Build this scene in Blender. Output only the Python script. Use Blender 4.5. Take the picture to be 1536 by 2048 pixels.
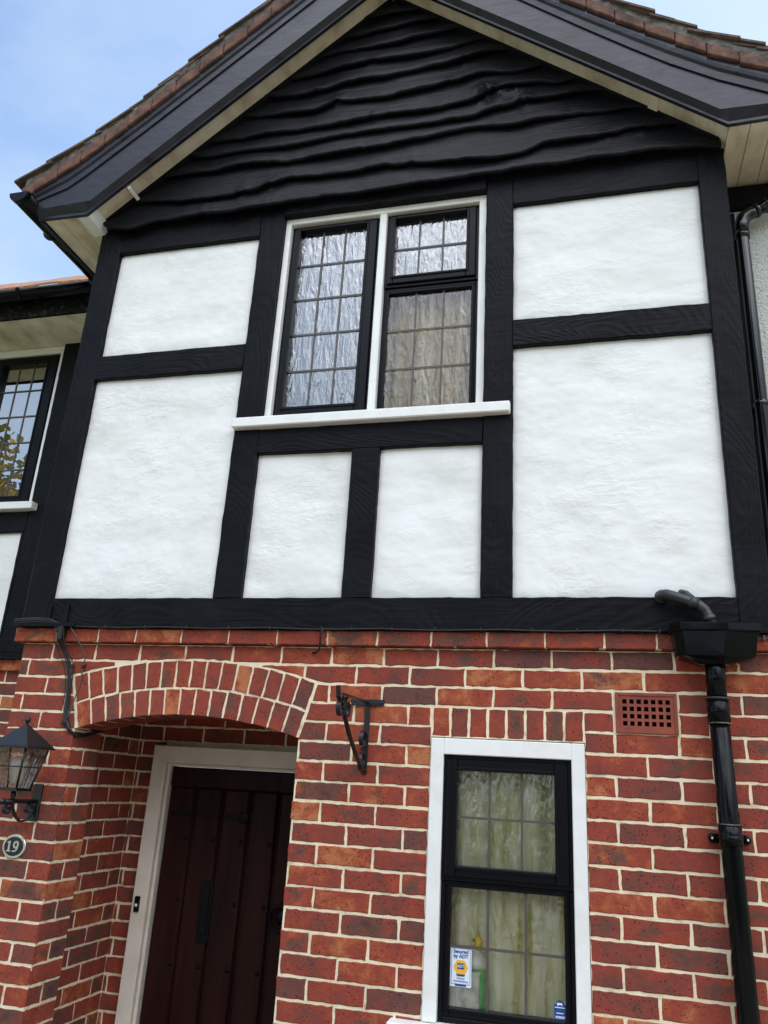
import bpy, bmesh, math, random
from mathutils import Vector, Matrix, noise
random.seed(19)
for o in list(bpy.data.objects): bpy.data.objects.remove(o)
S = bpy.context.scene
COL = S.collection
PI = math.pi

# ------------------------------------------------------------------ camera
cam_d = bpy.data.cameras.new('camera'); cam = bpy.data.objects.new('camera', cam_d); COL.objects.link(cam)
RX = (0.96819554, 0.24379413, 0.05623012); RY = (-0.02912359, 0.33303595, -0.94246425); RZ = (-0.24849391, 0.91085206, 0.32954408)
cam_d.sensor_fit = 'VERTICAL'; cam_d.sensor_height = 36.0; cam_d.sensor_width = 27.0
cam_d.lens = 1581.652 / 2048 * 36.0
cam_d.clip_start = 0.05; cam_d.clip_end = 500
CX, CY, CZ = 0.0, -3.15, 1.75
#  rows RX, RY, RZ are the image right / down / forward axes in world space
cam.matrix_world = Matrix(((RX[0], -RY[0], -RZ[0], CX), (RX[1], -RY[1], -RZ[1], CY), (RX[2], -RY[2], -RZ[2], CZ), (0, 0, 0, 1)))
S.camera = cam
S.render.resolution_x = 768; S.render.resolution_y = 1024

# ------------------------------------------------------------------ sky, sun, exposure
SUN_EL, SUN_AZ = math.radians(46), math.radians(48)      # azimuth from +Y towards +X: behind the house, to the right
W = bpy.data.worlds.new('World'); S.world = W; W.use_nodes = True
nt = W.node_tree; nt.nodes.clear()
def N(t, kind, **kw):
    n = t.nodes.new(kind)
    for k, v in kw.items():
        if k.startswith('i_'): n.inputs[k[2:].replace('_', ' ')].default_value = v
        else: setattr(n, k, v)
    return n
wo = N(nt, 'ShaderNodeOutputWorld'); bg = N(nt, 'ShaderNodeBackground'); bg.inputs['Strength'].default_value = 0.13
sky = N(nt, 'ShaderNodeTexSky', sky_type='NISHITA', sun_disc=False, sun_elevation=SUN_EL, sun_rotation=SUN_AZ, air_density=1.0, dust_density=0.25, ozone_density=2.6)
tc = N(nt, 'ShaderNodeTexCoord')
mp = N(nt, 'ShaderNodeMapping'); mp.inputs['Scale'].default_value = (1.0, 2.2, 3.0); mp.inputs['Rotation'].default_value = (0.2, 0.5, 0.6)
ns = N(nt, 'ShaderNodeTexNoise'); ns.inputs['Scale'].default_value = 1.6; ns.inputs['Detail'].default_value = 7; ns.inputs['Roughness'].default_value = 0.52
rp = N(nt, 'ShaderNodeValToRGB'); rp.color_ramp.elements[0].position = 0.45; rp.color_ramp.elements[1].position = 0.78
rp.color_ramp.elements[0].color = (.12, .12, .12, 1); rp.color_ramp.elements[1].color = (0.75, 0.75, 0.75, 1)
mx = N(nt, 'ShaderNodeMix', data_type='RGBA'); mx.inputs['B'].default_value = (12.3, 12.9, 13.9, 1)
nt.links.new(tc.outputs['Generated'], mp.inputs['Vector']); nt.links.new(mp.outputs[0], ns.inputs['Vector'])
nt.links.new(ns.outputs['Fac'], rp.inputs[0])
sx_ = N(nt, 'ShaderNodeSeparateXYZ'); nt.links.new(tc.outputs['Generated'], sx_.inputs[0])
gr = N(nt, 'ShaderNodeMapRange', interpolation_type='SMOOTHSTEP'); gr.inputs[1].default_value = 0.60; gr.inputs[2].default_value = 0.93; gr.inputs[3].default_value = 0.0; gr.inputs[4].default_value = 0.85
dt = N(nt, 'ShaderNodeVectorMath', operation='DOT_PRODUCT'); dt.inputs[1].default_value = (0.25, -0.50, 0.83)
nt.links.new(tc.outputs['Generated'], dt.inputs[0]); nt.links.new(dt.outputs['Value'], gr.inputs[0])        # unseen bright cloud bank, added high behind the viewer to light the facade
n2 = N(nt, 'ShaderNodeTexNoise'); n2.inputs['Scale'].default_value = 4.5; n2.inputs['Detail'].default_value = 6; nt.links.new(tc.outputs['Generated'], n2.inputs['Vector'])
c2_ = N(nt, 'ShaderNodeMapRange', interpolation_type='SMOOTHSTEP'); c2_.inputs[1].default_value = 0.38; c2_.inputs[2].default_value = 0.62; c2_.inputs[3].default_value = 0.55; c2_.inputs[4].default_value = 1.3
nt.links.new(n2.outputs['Fac'], c2_.inputs[0])
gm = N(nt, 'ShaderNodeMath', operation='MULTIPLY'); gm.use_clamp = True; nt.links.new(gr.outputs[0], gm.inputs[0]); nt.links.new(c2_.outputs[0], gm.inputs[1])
wisp = N(nt, 'ShaderNodeMix', data_type='RGBA'); wisp.inputs['B'].default_value = (2.35, 2.85, 3.3, 1)
wx = N(nt, 'ShaderNodeMapRange', interpolation_type='SMOOTHSTEP'); wx.inputs[1].default_value = -0.35; wx.inputs[2].default_value = 0.45; wx.inputs[4].default_value = 0.75
wd = N(nt, 'ShaderNodeMath', operation='ADD'); wd.use_clamp = True
wz = N(nt, 'ShaderNodeMapRange', interpolation_type='SMOOTHSTEP'); wz.inputs[1].default_value = 0.62; wz.inputs[2].default_value = 0.36; wz.inputs[4].default_value = 0.45
wa = N(nt, 'ShaderNodeMath', operation='ADD'); nt.links.new(sx_.outputs[2], wz.inputs[0]); nt.links.new(wz.outputs[0], wa.inputs[0]); nt.links.new(rp.outputs[0], wa.inputs[1])
nt.links.new(sx_.outputs[0], wx.inputs[0]); nt.links.new(wx.outputs[0], wd.inputs[0]); nt.links.new(wa.outputs[0], wd.inputs[1]); nt.links.new(wd.outputs[0], wisp.inputs['Factor']); nt.links.new(sky.outputs[0], wisp.inputs['A'])
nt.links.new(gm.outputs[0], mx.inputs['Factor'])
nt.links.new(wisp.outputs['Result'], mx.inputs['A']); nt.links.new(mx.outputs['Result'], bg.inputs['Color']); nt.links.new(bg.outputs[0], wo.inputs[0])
sd = bpy.data.lights.new('sun', 'SUN'); sd.energy = 4.0; sd.angle = math.radians(0.5); sd.color = (1.0, 0.95, 0.86)
so = bpy.data.objects.new('sun', sd); COL.objects.link(so)
sv = Vector((math.sin(SUN_AZ) * math.cos(SUN_EL), math.cos(SUN_AZ) * math.cos(SUN_EL), math.sin(SUN_EL)))
so.rotation_euler = sv.to_track_quat('Z', 'Y').to_euler(); so.location = sv * 30
S.view_settings.view_transform = 'Standard'; S.view_settings.look = 'None'; S.view_settings.gamma = 1.0
S.view_settings.use_curve_mapping = False
S.view_settings.exposure = 1.26

# ------------------------------------------------------------------ materials
def mat(name, base, rough=0.6, spec=0.5, bump=None, bumps=(), ramp=None, nscale=5, stretch=(1, 1, 1), coat=0, metallic=0, rvar=0, dist=0.004):
    """bumps: list of (scale, detail, strength, stretch).  ramp: list of (pos, colour) driven by a noise"""
    m = bpy.data.materials.new(name); m.use_nodes = True
    t = m.node_tree; p = t.nodes['Principled BSDF']
    p.inputs['Base Color'].default_value = (*base, 1); p.inputs['Roughness'].default_value = rough
    p.inputs['Specular IOR Level'].default_value = spec; p.inputs['Metallic'].default_value = metallic
    p.inputs['Coat Weight'].default_value = coat
    co = N(t, 'ShaderNodeTexCoord')
    if ramp:
        mp = N(t, 'ShaderNodeMapping'); mp.inputs['Scale'].default_value = stretch
        n = N(t, 'ShaderNodeTexNoise'); n.inputs['Scale'].default_value = nscale; n.inputs['Detail'].default_value = 6; n.inputs['Roughness'].default_value = .6
        r = N(t, 'ShaderNodeValToRGB'); e = r.color_ramp.elements
        while len(e) < len(ramp): e.new(0.5)
        for q, (pos, c) in zip(e, ramp): q.position = pos; q.color = (*c, 1)
        t.links.new(co.outputs['Object'], mp.inputs[0]); t.links.new(mp.outputs[0], n.inputs['Vector']); t.links.new(n.outputs['Fac'], r.inputs[0]); t.links.new(r.outputs[0], p.inputs['Base Color'])
    prev = None
    for i, (sc, de, st, sx) in enumerate(bumps):
        mp = N(t, 'ShaderNodeMapping'); mp.inputs['Scale'].default_value = sx
        n = N(t, 'ShaderNodeTexNoise'); n.inputs['Scale'].default_value = sc; n.inputs['Detail'].default_value = de; n.inputs['Distortion'].default_value = 0.4
        b = N(t, 'ShaderNodeBump'); b.inputs['Strength'].default_value = st; b.inputs['Distance'].default_value = dist
        t.links.new(co.outputs['Object'], mp.inputs[0]); t.links.new(mp.outputs[0], n.inputs['Vector']); t.links.new(n.outputs['Fac'], b.inputs['Height'])
        if prev: t.links.new(prev.outputs[0], b.inputs['Normal'])
        prev = b
    if prev: t.links.new(prev.outputs[0], p.inputs['Normal'])
    if rvar:
        n = N(t, 'ShaderNodeTexNoise'); n.inputs['Scale'].default_value = 9; n.inputs['Detail'].default_value = 5
        mr = N(t, 'ShaderNodeMapRange'); mr.inputs[3].default_value = rough - rvar; mr.inputs[4].default_value = rough + rvar
        t.links.new(co.outputs['Object'], n.inputs['Vector']); t.links.new(n.outputs['Fac'], mr.inputs[0]); t.links.new(mr.outputs[0], p.inputs['Roughness'])
    return m

BLK = (0.0045, 0.005, 0.007)
def timber_mat(name, vertical, saw=True, spec=0.09, swirl=.22, rr=(.3, .62)):
    """painted sawn oak: long grain ridges, cross saw marks, a few nail holes"""
    m = bpy.data.materials.new(name); m.use_nodes = True; t = m.node_tree; p = t.nodes['Principled BSDF']
    p.inputs['Roughness'].default_value = 0.42; p.inputs['Specular IOR Level'].default_value = spec
    co = N(t, 'ShaderNodeTexCoord')
    def noi(scale, sx, detail=4, distn=0.5):
        mp = N(t, 'ShaderNodeMapping'); mp.inputs['Scale'].default_value = sx
        n = N(t, 'ShaderNodeTexNoise'); n.inputs['Scale'].default_value = scale; n.inputs['Detail'].default_value = detail; n.inputs['Distortion'].default_value = distn; n.inputs['Roughness'].default_value = .6
        t.links.new(co.outputs['Object'], mp.inputs[0]); t.links.new(mp.outputs[0], n.inputs['Vector']); return n
    g = (1, 1, 0.06) if vertical else (0.06, 1, 1)
    c = (0.10, 1, 1) if vertical else (1, 1, 0.10)
    prev = None
    warp = noi(2.2, (1, 1, 0.35) if vertical else (0.35, 1, 1), 2)
    wv = N(t, 'ShaderNodeMath', operation='MULTIPLY'); wv.inputs[1].default_value = 260
    sn = N(t, 'ShaderNodeMath', operation='SINE')
    t.links.new(warp.outputs['Fac'], wv.inputs[0]); t.links.new(wv.outputs[0], sn.inputs[0])
    lst = [(noi(60, g).outputs['Fac'], 0.6), (sn.outputs[0], swirl), (noi(6, (1, 1, 1), 3).outputs['Fac'], 0.4), (noi(240, (1, 1, 1), 2).outputs['Fac'], 0.12)]
    if saw: lst.append((noi(48, c, 2, 0.2).outputs['Fac'], 0.32))
    for o, st in lst:
        b = N(t, 'ShaderNodeBump'); b.inputs['Strength'].default_value = st; b.inputs['Distance'].default_value = 0.0045
        t.links.new(o, b.inputs['Height'])
        if prev: t.links.new(prev.outputs[0], b.inputs['Normal'])
        prev = b
    t.links.new(prev.outputs[0], p.inputs['Normal'])
    r = N(t, 'ShaderNodeValToRGB'); e = r.color_ramp.elements; e[0].position = 0.3; e[1].position = 0.75
    e[0].color = (*[v * .8 for v in BLK], 1); e[1].color = (0.009, 0.0095, 0.0125, 1)
    t.links.new(noi(4, (1, 1, 1), 6).outputs['Fac'], r.inputs[0]); t.links.new(r.outputs[0], p.inputs['Base Color'])
    mr = N(t, 'ShaderNodeMapRange'); mr.inputs[3].default_value = rr[0]; mr.inputs[4].default_value = rr[1]
    t.links.new(noi(11, (1, 1, 1), 5).outputs['Fac'], mr.inputs[0]); t.links.new(mr.outputs[0], p.inputs['Roughness'])
    return m

def brick_mat(name):
    """corner attribute bk = (tint, flash, offset); UV = position inside the brick"""
    m = bpy.data.materials.new(name); m.use_nodes = True; t = m.node_tree; p = t.nodes['Principled BSDF']
    p.inputs['Roughness'].default_value = 0.85; p.inputs['Specular IOR Level'].default_value = 0.1
    at = N(t, 'ShaderNodeAttribute', attribute_name='bk'); sp = N(t, 'ShaderNodeSeparateColor')
    t.links.new(at.outputs['Color'], sp.inputs[0])
    co = N(t, 'ShaderNodeTexCoord')
    cm = N(t, 'ShaderNodeCombineXYZ'); ml = N(t, 'ShaderNodeMath', operation='MULTIPLY'); ml.inputs[1].default_value = 60
    t.links.new(sp.outputs[2], ml.inputs[0])
    for i in range(3): t.links.new(ml.outputs[0], cm.inputs[i])
    va = N(t, 'ShaderNodeVectorMath', operation='ADD'); t.links.new(co.outputs['Object'], va.inputs[0]); t.links.new(cm.outputs[0], va.inputs[1])
    def noi(scale, detail=4, rough=.55, vec=va):
        n = N(t, 'ShaderNodeTexNoise'); n.inputs['Scale'].default_value = scale; n.inputs['Detail'].default_value = detail; n.inputs['Roughness'].default_value = rough
        t.links.new(vec.outputs[0], n.inputs['Vector']); return n.outputs['Fac']
    def math_(op, a, b=None, clamp=False):
        n = N(t, 'ShaderNodeMath', operation=op); n.use_clamp = clamp
        for i, v in enumerate((a, b)):
            if v is None: continue
            if isinstance(v, (int, float)): n.inputs[i].default_value = v
            else: t.links.new(v, n.inputs[i])
        return n.outputs[0]
    def mix(f, a, b):
        n = N(t, 'ShaderNodeMix', data_type='RGBA')
        t.links.new(f, n.inputs['Factor']) if not isinstance(f, (int, float)) else setattr(n.inputs['Factor'], 'default_value', f)
        for k, v in (('A', a), ('B', b)):
            if isinstance(v, tuple): n.inputs[k].default_value = (*v, 1)
            else: t.links.new(v, n.inputs[k])
        return n.outputs['Result']
    r = N(t, 'ShaderNodeValToRGB'); e = r.color_ramp.elements
    stops = [(0, (0.14, 0.066, 0.058)), (.25, (0.22, 0.066, 0.050)), (.48, (0.315, 0.064, 0.043)), (.72, (0.38, 0.074, 0.040)), (.9, (0.48, 0.13, 0.055)), (1, (0.56, 0.20, 0.085))]
    while len(e) < len(stops): e.new(.5)
    for q, (pos, c) in zip(e, stops): q.position = pos; q.color = (*c, 1)
    ti = math_('ADD', sp.outputs[0], math_('MULTIPLY', math_('SUBTRACT', noi(10, 6, .7), .5), 2.0), True)
    t.links.new(ti, r.inputs[0])
    # kiln flash: blue-grey bloom, mostly in the middle of the stretcher
    uv = N(t, 'ShaderNodeUVMap', uv_map='uv'); su = N(t, 'ShaderNodeSeparateXYZ'); t.links.new(uv.outputs[0], su.inputs[0])
    du = math_('ABSOLUTE', math_('SUBTRACT', su.outputs[0], .5)); dv = math_('ABSOLUTE', math_('SUBTRACT', su.outputs[1], .5))
    ed = math_('MAXIMUM', math_('MULTIPLY', du, 1.0), math_('MULTIPLY', dv, .8))
    fl = math_('ADD', math_('SUBTRACT', sp.outputs[1], ed), math_('MULTIPLY', math_('SUBTRACT', noi(13, 5, .68), .5), 2.1))
    mr = N(t, 'ShaderNodeMapRange', interpolation_type='SMOOTHSTEP'); mr.inputs[1].default_value = .16; mr.inputs[2].default_value = .55; mr.inputs[4].default_value = .9
    t.links.new(fl, mr.inputs[0])
    core = N(t, 'ShaderNodeMapRange', interpolation_type='SMOOTHSTEP'); core.inputs[1].default_value = .55; core.inputs[2].default_value = 1.05; t.links.new(fl, core.inputs[0])
    c1 = mix(mr.outputs[0], r.outputs[0], mix(core.outputs[0], mix(noi(7, 2), (0.155, 0.070, 0.068), (0.13, 0.082, 0.050)), mix(noi(30, 3), (0.022, 0.022, 0.030), (0.07, 0.050, 0.045))))
    # fine mottling, pits, pale flecks
    c2 = mix(math_('MULTIPLY', noi(60, 5, .75), .9), c1, mix(.65, c1, (0.10, 0.035, 0.030)))
    vo = N(t, 'ShaderNodeTexVoronoi'); vo.inputs['Scale'].default_value = 80; t.links.new(va.outputs[0], vo.inputs['Vector'])
    pit = math_('MULTIPLY', math_('LESS_THAN', vo.outputs['Distance'], .21), math_('GREATER_THAN', noi(12, 2), .48))
    c3 = mix(math_('MULTIPLY', pit, .8), c2, (0.02, 0.014, 0.014))
    vo2 = N(t, 'ShaderNodeTexVoronoi'); vo2.inputs['Scale'].default_value = 60; t.links.new(va.outputs[0], vo2.inputs['Vector'])
    fleck = math_('MULTIPLY', math_('LESS_THAN', vo2.outputs['Distance'], .07), math_('GREATER_THAN', noi(5, 2), .56))
    c4 = mix(math_('MULTIPLY', fleck, .6), c3, (0.55, 0.42, 0.34))
    big = N(t, 'ShaderNodeTexNoise'); big.inputs['Scale'].default_value = 2.3; big.inputs['Detail'].default_value = 6; t.links.new(co.outputs['Object'], big.inputs['Vector'])
    bl = N(t, 'ShaderNodeMapRange', interpolation_type='SMOOTHSTEP'); bl.inputs[1].default_value = .5; bl.inputs[2].default_value = .72; bl.inputs[4].default_value = .3
    t.links.new(big.outputs['Fac'], bl.inputs[0])
    c5 = mix(bl.outputs[0], c4, (0.42, 0.27, 0.20)) ; c6 = mix(math_('MULTIPLY', bl.outputs[0], noi(55, 4, .7)), c4, c5)
    t.links.new(c6, p.inputs['Base Color'])
    b1 = N(t, 'ShaderNodeBump'); b1.inputs['Strength'].default_value = .8; b1.inputs['Distance'].default_value = .0045; t.links.new(noi(45, 5, .7), b1.inputs['Height'])
    b2 = N(t, 'ShaderNodeBump'); b2.inputs['Strength'].default_value = .5; b2.inputs['Distance'].default_value = .002; b2.invert = True; t.links.new(pit, b2.inputs['Height']); t.links.new(b1.outputs[0], b2.inputs['Normal'])
    b3 = N(t, 'ShaderNodeBump'); b3.inputs['Strength'].default_value = .35; b3.inputs['Distance'].default_value = .0015; t.links.new(noi(260, 2), b3.inputs['Height']); t.links.new(b2.outputs[0], b3.inputs['Normal'])
    t.links.new(b3.outputs[0], p.inputs['Normal'])
    return m

def glass_mat(name, obscure=True, tint=(0.9, 0.93, 0.92), refl=1.0, scale=1.0, amp=1.0):
    m = bpy.data.materials.new(name); m.use_nodes = True; t = m.node_tree; t.nodes.clear()
    out = N(t, 'ShaderNodeOutputMaterial')
    tr = N(t, 'ShaderNodeBsdfTransparent'); tr.inputs[0].default_value = (*tint, 1)
    gl = N(t, 'ShaderNodeBsdfGlossy'); gl.inputs['Roughness'].default_value = 0.03 if obscure else 0.0
    lw = N(t, 'ShaderNodeFresnel'); lw.inputs['IOR'].default_value = 1.62
    mxs = N(t, 'ShaderNodeMixShader')
    fm = N(t, 'ShaderNodeMath', operation='MULTIPLY_ADD'); fm.inputs[1].default_value = 1.6 * refl; fm.inputs[2].default_value = 0.16 * refl; fm.use_clamp = True
    t.links.new(lw.outputs[0], fm.inputs[0]); t.links.new(fm.outputs[0], mxs.inputs[0])
    if obscure:
        co = N(t, 'ShaderNodeTexCoord'); prev = None
        def nz(sc, st, sx, dist, detail=1.5, distort=1.2, mode=None):
            nonlocal prev
            mp = N(t, 'ShaderNodeMapping'); mp.inputs['Scale'].default_value = sx
            n = N(t, 'ShaderNodeTexNoise'); n.inputs['Scale'].default_value = sc; n.inputs['Detail'].default_value = detail; n.inputs['Distortion'].default_value = distort
            b = N(t, 'ShaderNodeBump'); b.inputs['Strength'].default_value = st; b.inputs['Distance'].default_value = dist
            t.links.new(co.outputs['Object'], mp.inputs[0]); t.links.new(mp.outputs[0], n.inputs['Vector']); t.links.new(n.outputs['Fac'], b.inputs['Height'])
            if prev: t.links.new(prev.outputs[0], b.inputs['Normal'])
            prev = b
        nz(24 * scale, 1.0, (1.0, 1.0, 0.26), 0.009 * amp); nz(60 * scale, 1.0, (1.0, 1.0, 0.30), 0.003 * amp, 1.0, 1.8)
        rf = N(t, 'ShaderNodeBsdfRefraction'); rf.inputs['IOR'].default_value = 1.45; rf.inputs['Roughness'].default_value = 0.02; rf.inputs[0].default_value = (*tint, 1)
        t.links.new(prev.outputs[0], rf.inputs['Normal']); t.links.new(prev.outputs[0], gl.inputs['Normal']); t.links.new(prev.outputs[0], lw.inputs['Normal'])
        m2 = N(t, 'ShaderNodeMixShader'); m2.inputs[0].default_value = 0.7
        t.links.new(tr.outputs[0], m2.inputs[1]); t.links.new(rf.outputs[0], m2.inputs[2]); t.links.new(m2.outputs[0], mxs.inputs[1])
    else: t.links.new(tr.outputs[0], mxs.inputs[1])
    t.links.new(gl.outputs[0], mxs.inputs[2]); t.links.new(mxs.outputs[0], out.inputs[0])
    return m

M = {}
M['timber_v'] = timber_mat('black_timber_vertical', True, swirl=.10); M['timber_h'] = timber_mat('black_timber_horizontal', False, swirl=.14)
M['board'] = timber_mat('black_waney_board', False, False, spec=.11, swirl=.05, rr=(.22, .5))
M['brick'] = brick_mat('red_brick')
M['mortar'] = mat('mortar', (0.76, 0.64, 0.44), 0.95, 0.1, ramp=[(.29, (0.50, 0.40, 0.27)), (.46, (0.80, 0.69, 0.48)), (.75, (0.87, 0.78, 0.59))], nscale=14,
                  bumps=[(30, 5, .7, (1, 1, 1)), (150, 4, .6, (1, 1, 1))], dist=.004)
def render_mat():
    m = bpy.data.materials.new('white_painted_render'); m.use_nodes = True; t = m.node_tree; p = t.nodes['Principled BSDF']
    p.inputs['Roughness'].default_value = .6; p.inputs['Specular IOR Level'].default_value = .3
    co = N(t, 'ShaderNodeTexCoord')
    def noi(sc, sx=(1, 1, 1), de=5, ro=.55, di=0.0):
        mp = N(t, 'ShaderNodeMapping'); mp.inputs['Scale'].default_value = sx; mp.inputs['Rotation'].default_value = (0, .3, 0)
        n = N(t, 'ShaderNodeTexNoise'); n.inputs['Scale'].default_value = sc; n.inputs['Detail'].default_value = de; n.inputs['Roughness'].default_value = ro; n.inputs['Distortion'].default_value = di
        t.links.new(co.outputs['Object'], mp.inputs[0]); t.links.new(mp.outputs[0], n.inputs['Vector']); return n.outputs['Fac']
    def rng(v, a, b_, c, d):
        n = N(t, 'ShaderNodeMapRange', interpolation_type='SMOOTHSTEP'); t.links.new(v, n.inputs[0])
        for i, x in enumerate((a, b_, c, d)): n.inputs[i + 1].default_value = x
        return n.outputs[0]
    def mul(a, b_):
        n = N(t, 'ShaderNodeMath', operation='MULTIPLY'); t.links.new(a, n.inputs[0]); t.links.new(b_, n.inputs[1]); return n.outputs[0]
    r = N(t, 'ShaderNodeValToRGB'); e = r.color_ramp.elements; e.new(.5)
    for q, (pos, c) in zip(e, ((.28, (.70, .70, .66)), (.5, (.80, .80, .785)), (.75, (.85, .85, .84)))): q.position = pos; q.color = (*c, 1)
    t.links.new(noi(3.2, (1, 1, 1.4), 7, .62), r.inputs[0]); t.links.new(r.outputs[0], p.inputs['Base Color'])
    prev = None
    for h, st, d in ((noi(3.0, (1, 1, 1.5), 3), .6, .03), (mul(noi(14, (1, 1, 2.3), 5, .6, .8), rng(noi(2.4), .48, .68, .04, 1)), .5, .012), (mul(noi(48, (1, 1, 1.6), 4), rng(noi(3.7, de=2), .45, .65, .08, 1)), .45, .005), (noi(150, de=2), .25, .002)):
        b_ = N(t, 'ShaderNodeBump'); b_.inputs['Strength'].default_value = st; b_.inputs['Distance'].default_value = d; t.links.new(h, b_.inputs['Height'])
        if prev: t.links.new(prev.outputs[0], b_.inputs['Normal'])
        prev = b_
    t.links.new(prev.outputs[0], p.inputs['Normal']); return m
M['render'] = render_mat()
M['pebble'] = mat('pebbledash', (0.62, 0.64, 0.60), 0.9, 0.2, bumps=[(70, 3, 1.0, (1, 1, 1)), (160, 2, .8, (1, 1, 1))], dist=.012)
M['white'] = mat('white_gloss_paint', (0.80, 0.80, 0.78), 0.35, 0.5, ramp=[(.3, (0.74, 0.735, 0.70)), (.6, (0.82, 0.82, 0.80))], nscale=9, bumps=[(20, 4, .25, (1, 1, 1)), (90, 2, .15, (1, 1, 1))], dist=.003)
M['cream'] = mat('stained_cream_soffit_paint', (0.5, 0.43, 0.31), 0.55, 0.4, ramp=[(.3, (0.40, 0.32, 0.22)), (.48, (0.63, 0.54, 0.41)), (.7, (0.78, 0.71, 0.57))], nscale=7, stretch=(1, .5, 1), bumps=[(9, 4, .3, (1, 1, 1)), (60, 3, .2, (1, 1, 1))])
M['barge'] = mat('black_gloss_bargeboard', (0.013, 0.013, 0.019), 0.34, 0.36, ramp=[(.355, (0.002, 0.002, 0.003)), (.385, (0.013, 0.013, 0.022)), (.7, (0.021, 0.021, 0.035))], nscale=16, stretch=(.35, 1, .8), bumps=[(11, 6, .6, (.5, 1, 1)), (45, 6, .45, (.35, 1, 1)), (4, 3, .3, (1, 1, 1))], dist=.003, rvar=.12)
M['upvc'] = mat('black_window_frame', (0.0035, 0.004, 0.006), 0.32, 0.15, bumps=[(120, 2, .12, (.1, 1, 1))], dist=.001)
M['plastic'] = mat('black_plastic_pipe', (0.003, 0.0033, 0.0045), 0.10, 0.16, bumps=[(14, 3, .12, (1, 1, .3))], dist=.002, rvar=.08)
M['gloss_pipe'] = mat('glossy_black_pipe', (0.003, 0.0033, 0.0045), 0.07, 0.55, bumps=[(14, 3, .10, (1, 1, .3))], dist=.002)
M['oldplastic'] = mat('weathered_grey_pipe', (0.05, 0.052, 0.055), 0.42, 0.5, ramp=[(.5, (0.012, 0.013, 0.015)), (.64, (0.03, 0.032, 0.03)), (.74, (0.12, 0.12, 0.10))], nscale=16, bumps=[(30, 5, .5, (1, 1, 1))])
M['lead'] = mat('window_lead', (0.10, 0.085, 0.08), 0.5, 0.5, metallic=.4, bumps=[(80, 2, .3, (1, 1, 1))], dist=.001)
M['iron'] = mat('black_wrought_iron', (0.009, 0.010, 0.012), 0.34, 0.45, bumps=[(60, 5, .5, (1, 1, 1))], dist=.002, rvar=.12)
M['door_iron'] = mat('black_door_iron', (0.004, 0.004, 0.0045), 0.5, 0.12, bumps=[(60, 5, .5, (1, 1, 1))], dist=.002)
M['cable'] = mat('black_cable', (0.012, 0.012, 0.013), 0.45, 0.4)
M['greycable'] = mat('grey_cable', (0.08, 0.07, 0.065), 0.5, 0.4)
M['tile'] = mat('clay_roof_tile', (0.19, 0.10, 0.07), 0.85, 0.3, ramp=[(.3, (0.05, 0.045, 0.042)), (.52, (0.11, 0.075, 0.06)), (.75, (0.22, 0.105, 0.07))], nscale=16, bumps=[(60, 5, .8, (1, 1, 1))])
M['verge'] = mat('clay_verge_tile', (0.27, 0.10, 0.055), 0.8, 0.3, ramp=[(.32, (0.05, 0.032, 0.027)), (.5, (0.125, 0.062, 0.044)), (.72, (0.22, 0.11, 0.075))], nscale=14, bumps=[(50, 5, .6, (1, 1, 1))])
M['bedding'] = mat('mortar_bedding', (0.15, 0.14, 0.12), 0.95, 0.2, ramp=[(.35, (0.05, 0.048, 0.045)), (.7, (0.20, 0.185, 0.16))], nscale=18, bumps=[(50, 5, 1, (1, 1, 1))], dist=.01)
M['orange_tile'] = mat('sunlit_clay_tile', (0.40, 0.15, 0.08), 0.8, 0.3, ramp=[(.3, (0.17, 0.08, 0.05)), (.7, (0.36, 0.19, 0.12))], nscale=22, bumps=[(60, 5, .6, (1, 1, 1))])
M['moss'] = mat('mossy_fascia', (0.01, 0.011, 0.01), 0.9, 0.1, ramp=[(.52, (0.006, 0.006, 0.006)), (.68, (0.04, 0.042, 0.018))], nscale=25, bumps=[(40, 5, 1, (1, 1, 1))], dist=.012)
M['terracotta'] = mat('terracotta_vent', (0.26, 0.062, 0.04), 0.7, 0.3, ramp=[(.3, (0.19, 0.048, 0.035)), (.7, (0.31, 0.075, 0.045))], nscale=14, bumps=[(60, 5, .4, (1, 1, 1))], dist=.002)
M['hole'] = mat('dark_recess', (0.004, 0.004, 0.004), 0.9, 0.1)
M['door'] = mat('dark_stained_oak_door', (0.02, 0.007, 0.006), 0.5, 0.10, ramp=[(.3, (0.010, 0.0035, 0.003)), (.7, (0.030, 0.008, 0.0065))], nscale=14, stretch=(1, 1, .1), bumps=[(70, 4, .5, (1, 1, .06)), (8, 3, .3, (1, 1, .3))], dist=.002)
M['frame_taupe'] = mat('off_white_door_frame', (0.66, 0.62, 0.57), 0.42, 0.3, ramp=[(.3, (0.60, 0.535, 0.455)), (.7, (0.72, 0.65, 0.56))], nscale=8, bumps=[(25, 4, .25, (1, 1, .4))], dist=.003)
M['glass_obs'] = glass_mat('rippled_obscure_glass', True, refl=1.15, amp=.6)
M['glass_obs_low'] = glass_mat('rippled_obscure_glass_lower', True, tint=(0.97, 0.98, 0.93), refl=.48, amp=.75)
M['glass_beige'] = glass_mat('rippled_obscure_glass_right', True, refl=.45, amp=.7)
M['glass'] = glass_mat('clear_window_glass', False, refl=2.3)
M['glass_lamp'] = glass_mat('seedy_lantern_glass', True, tint=(0.95, 0.91, 0.84), refl=.45, scale=1.4, amp=.3)
M['curtain'] = mat('pale_net_curtain', (0.60, 0.59, 0.44), 0.9, 0.1, ramp=[(.38, (0.40, 0.40, 0.12)), (.5, (0.74, 0.74, 0.50)), (.62, (0.88, 0.88, 0.76))], nscale=9, stretch=(2.2, 1, .22), bumps=[(200, 2, .2, (1, 1, 1))])
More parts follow.
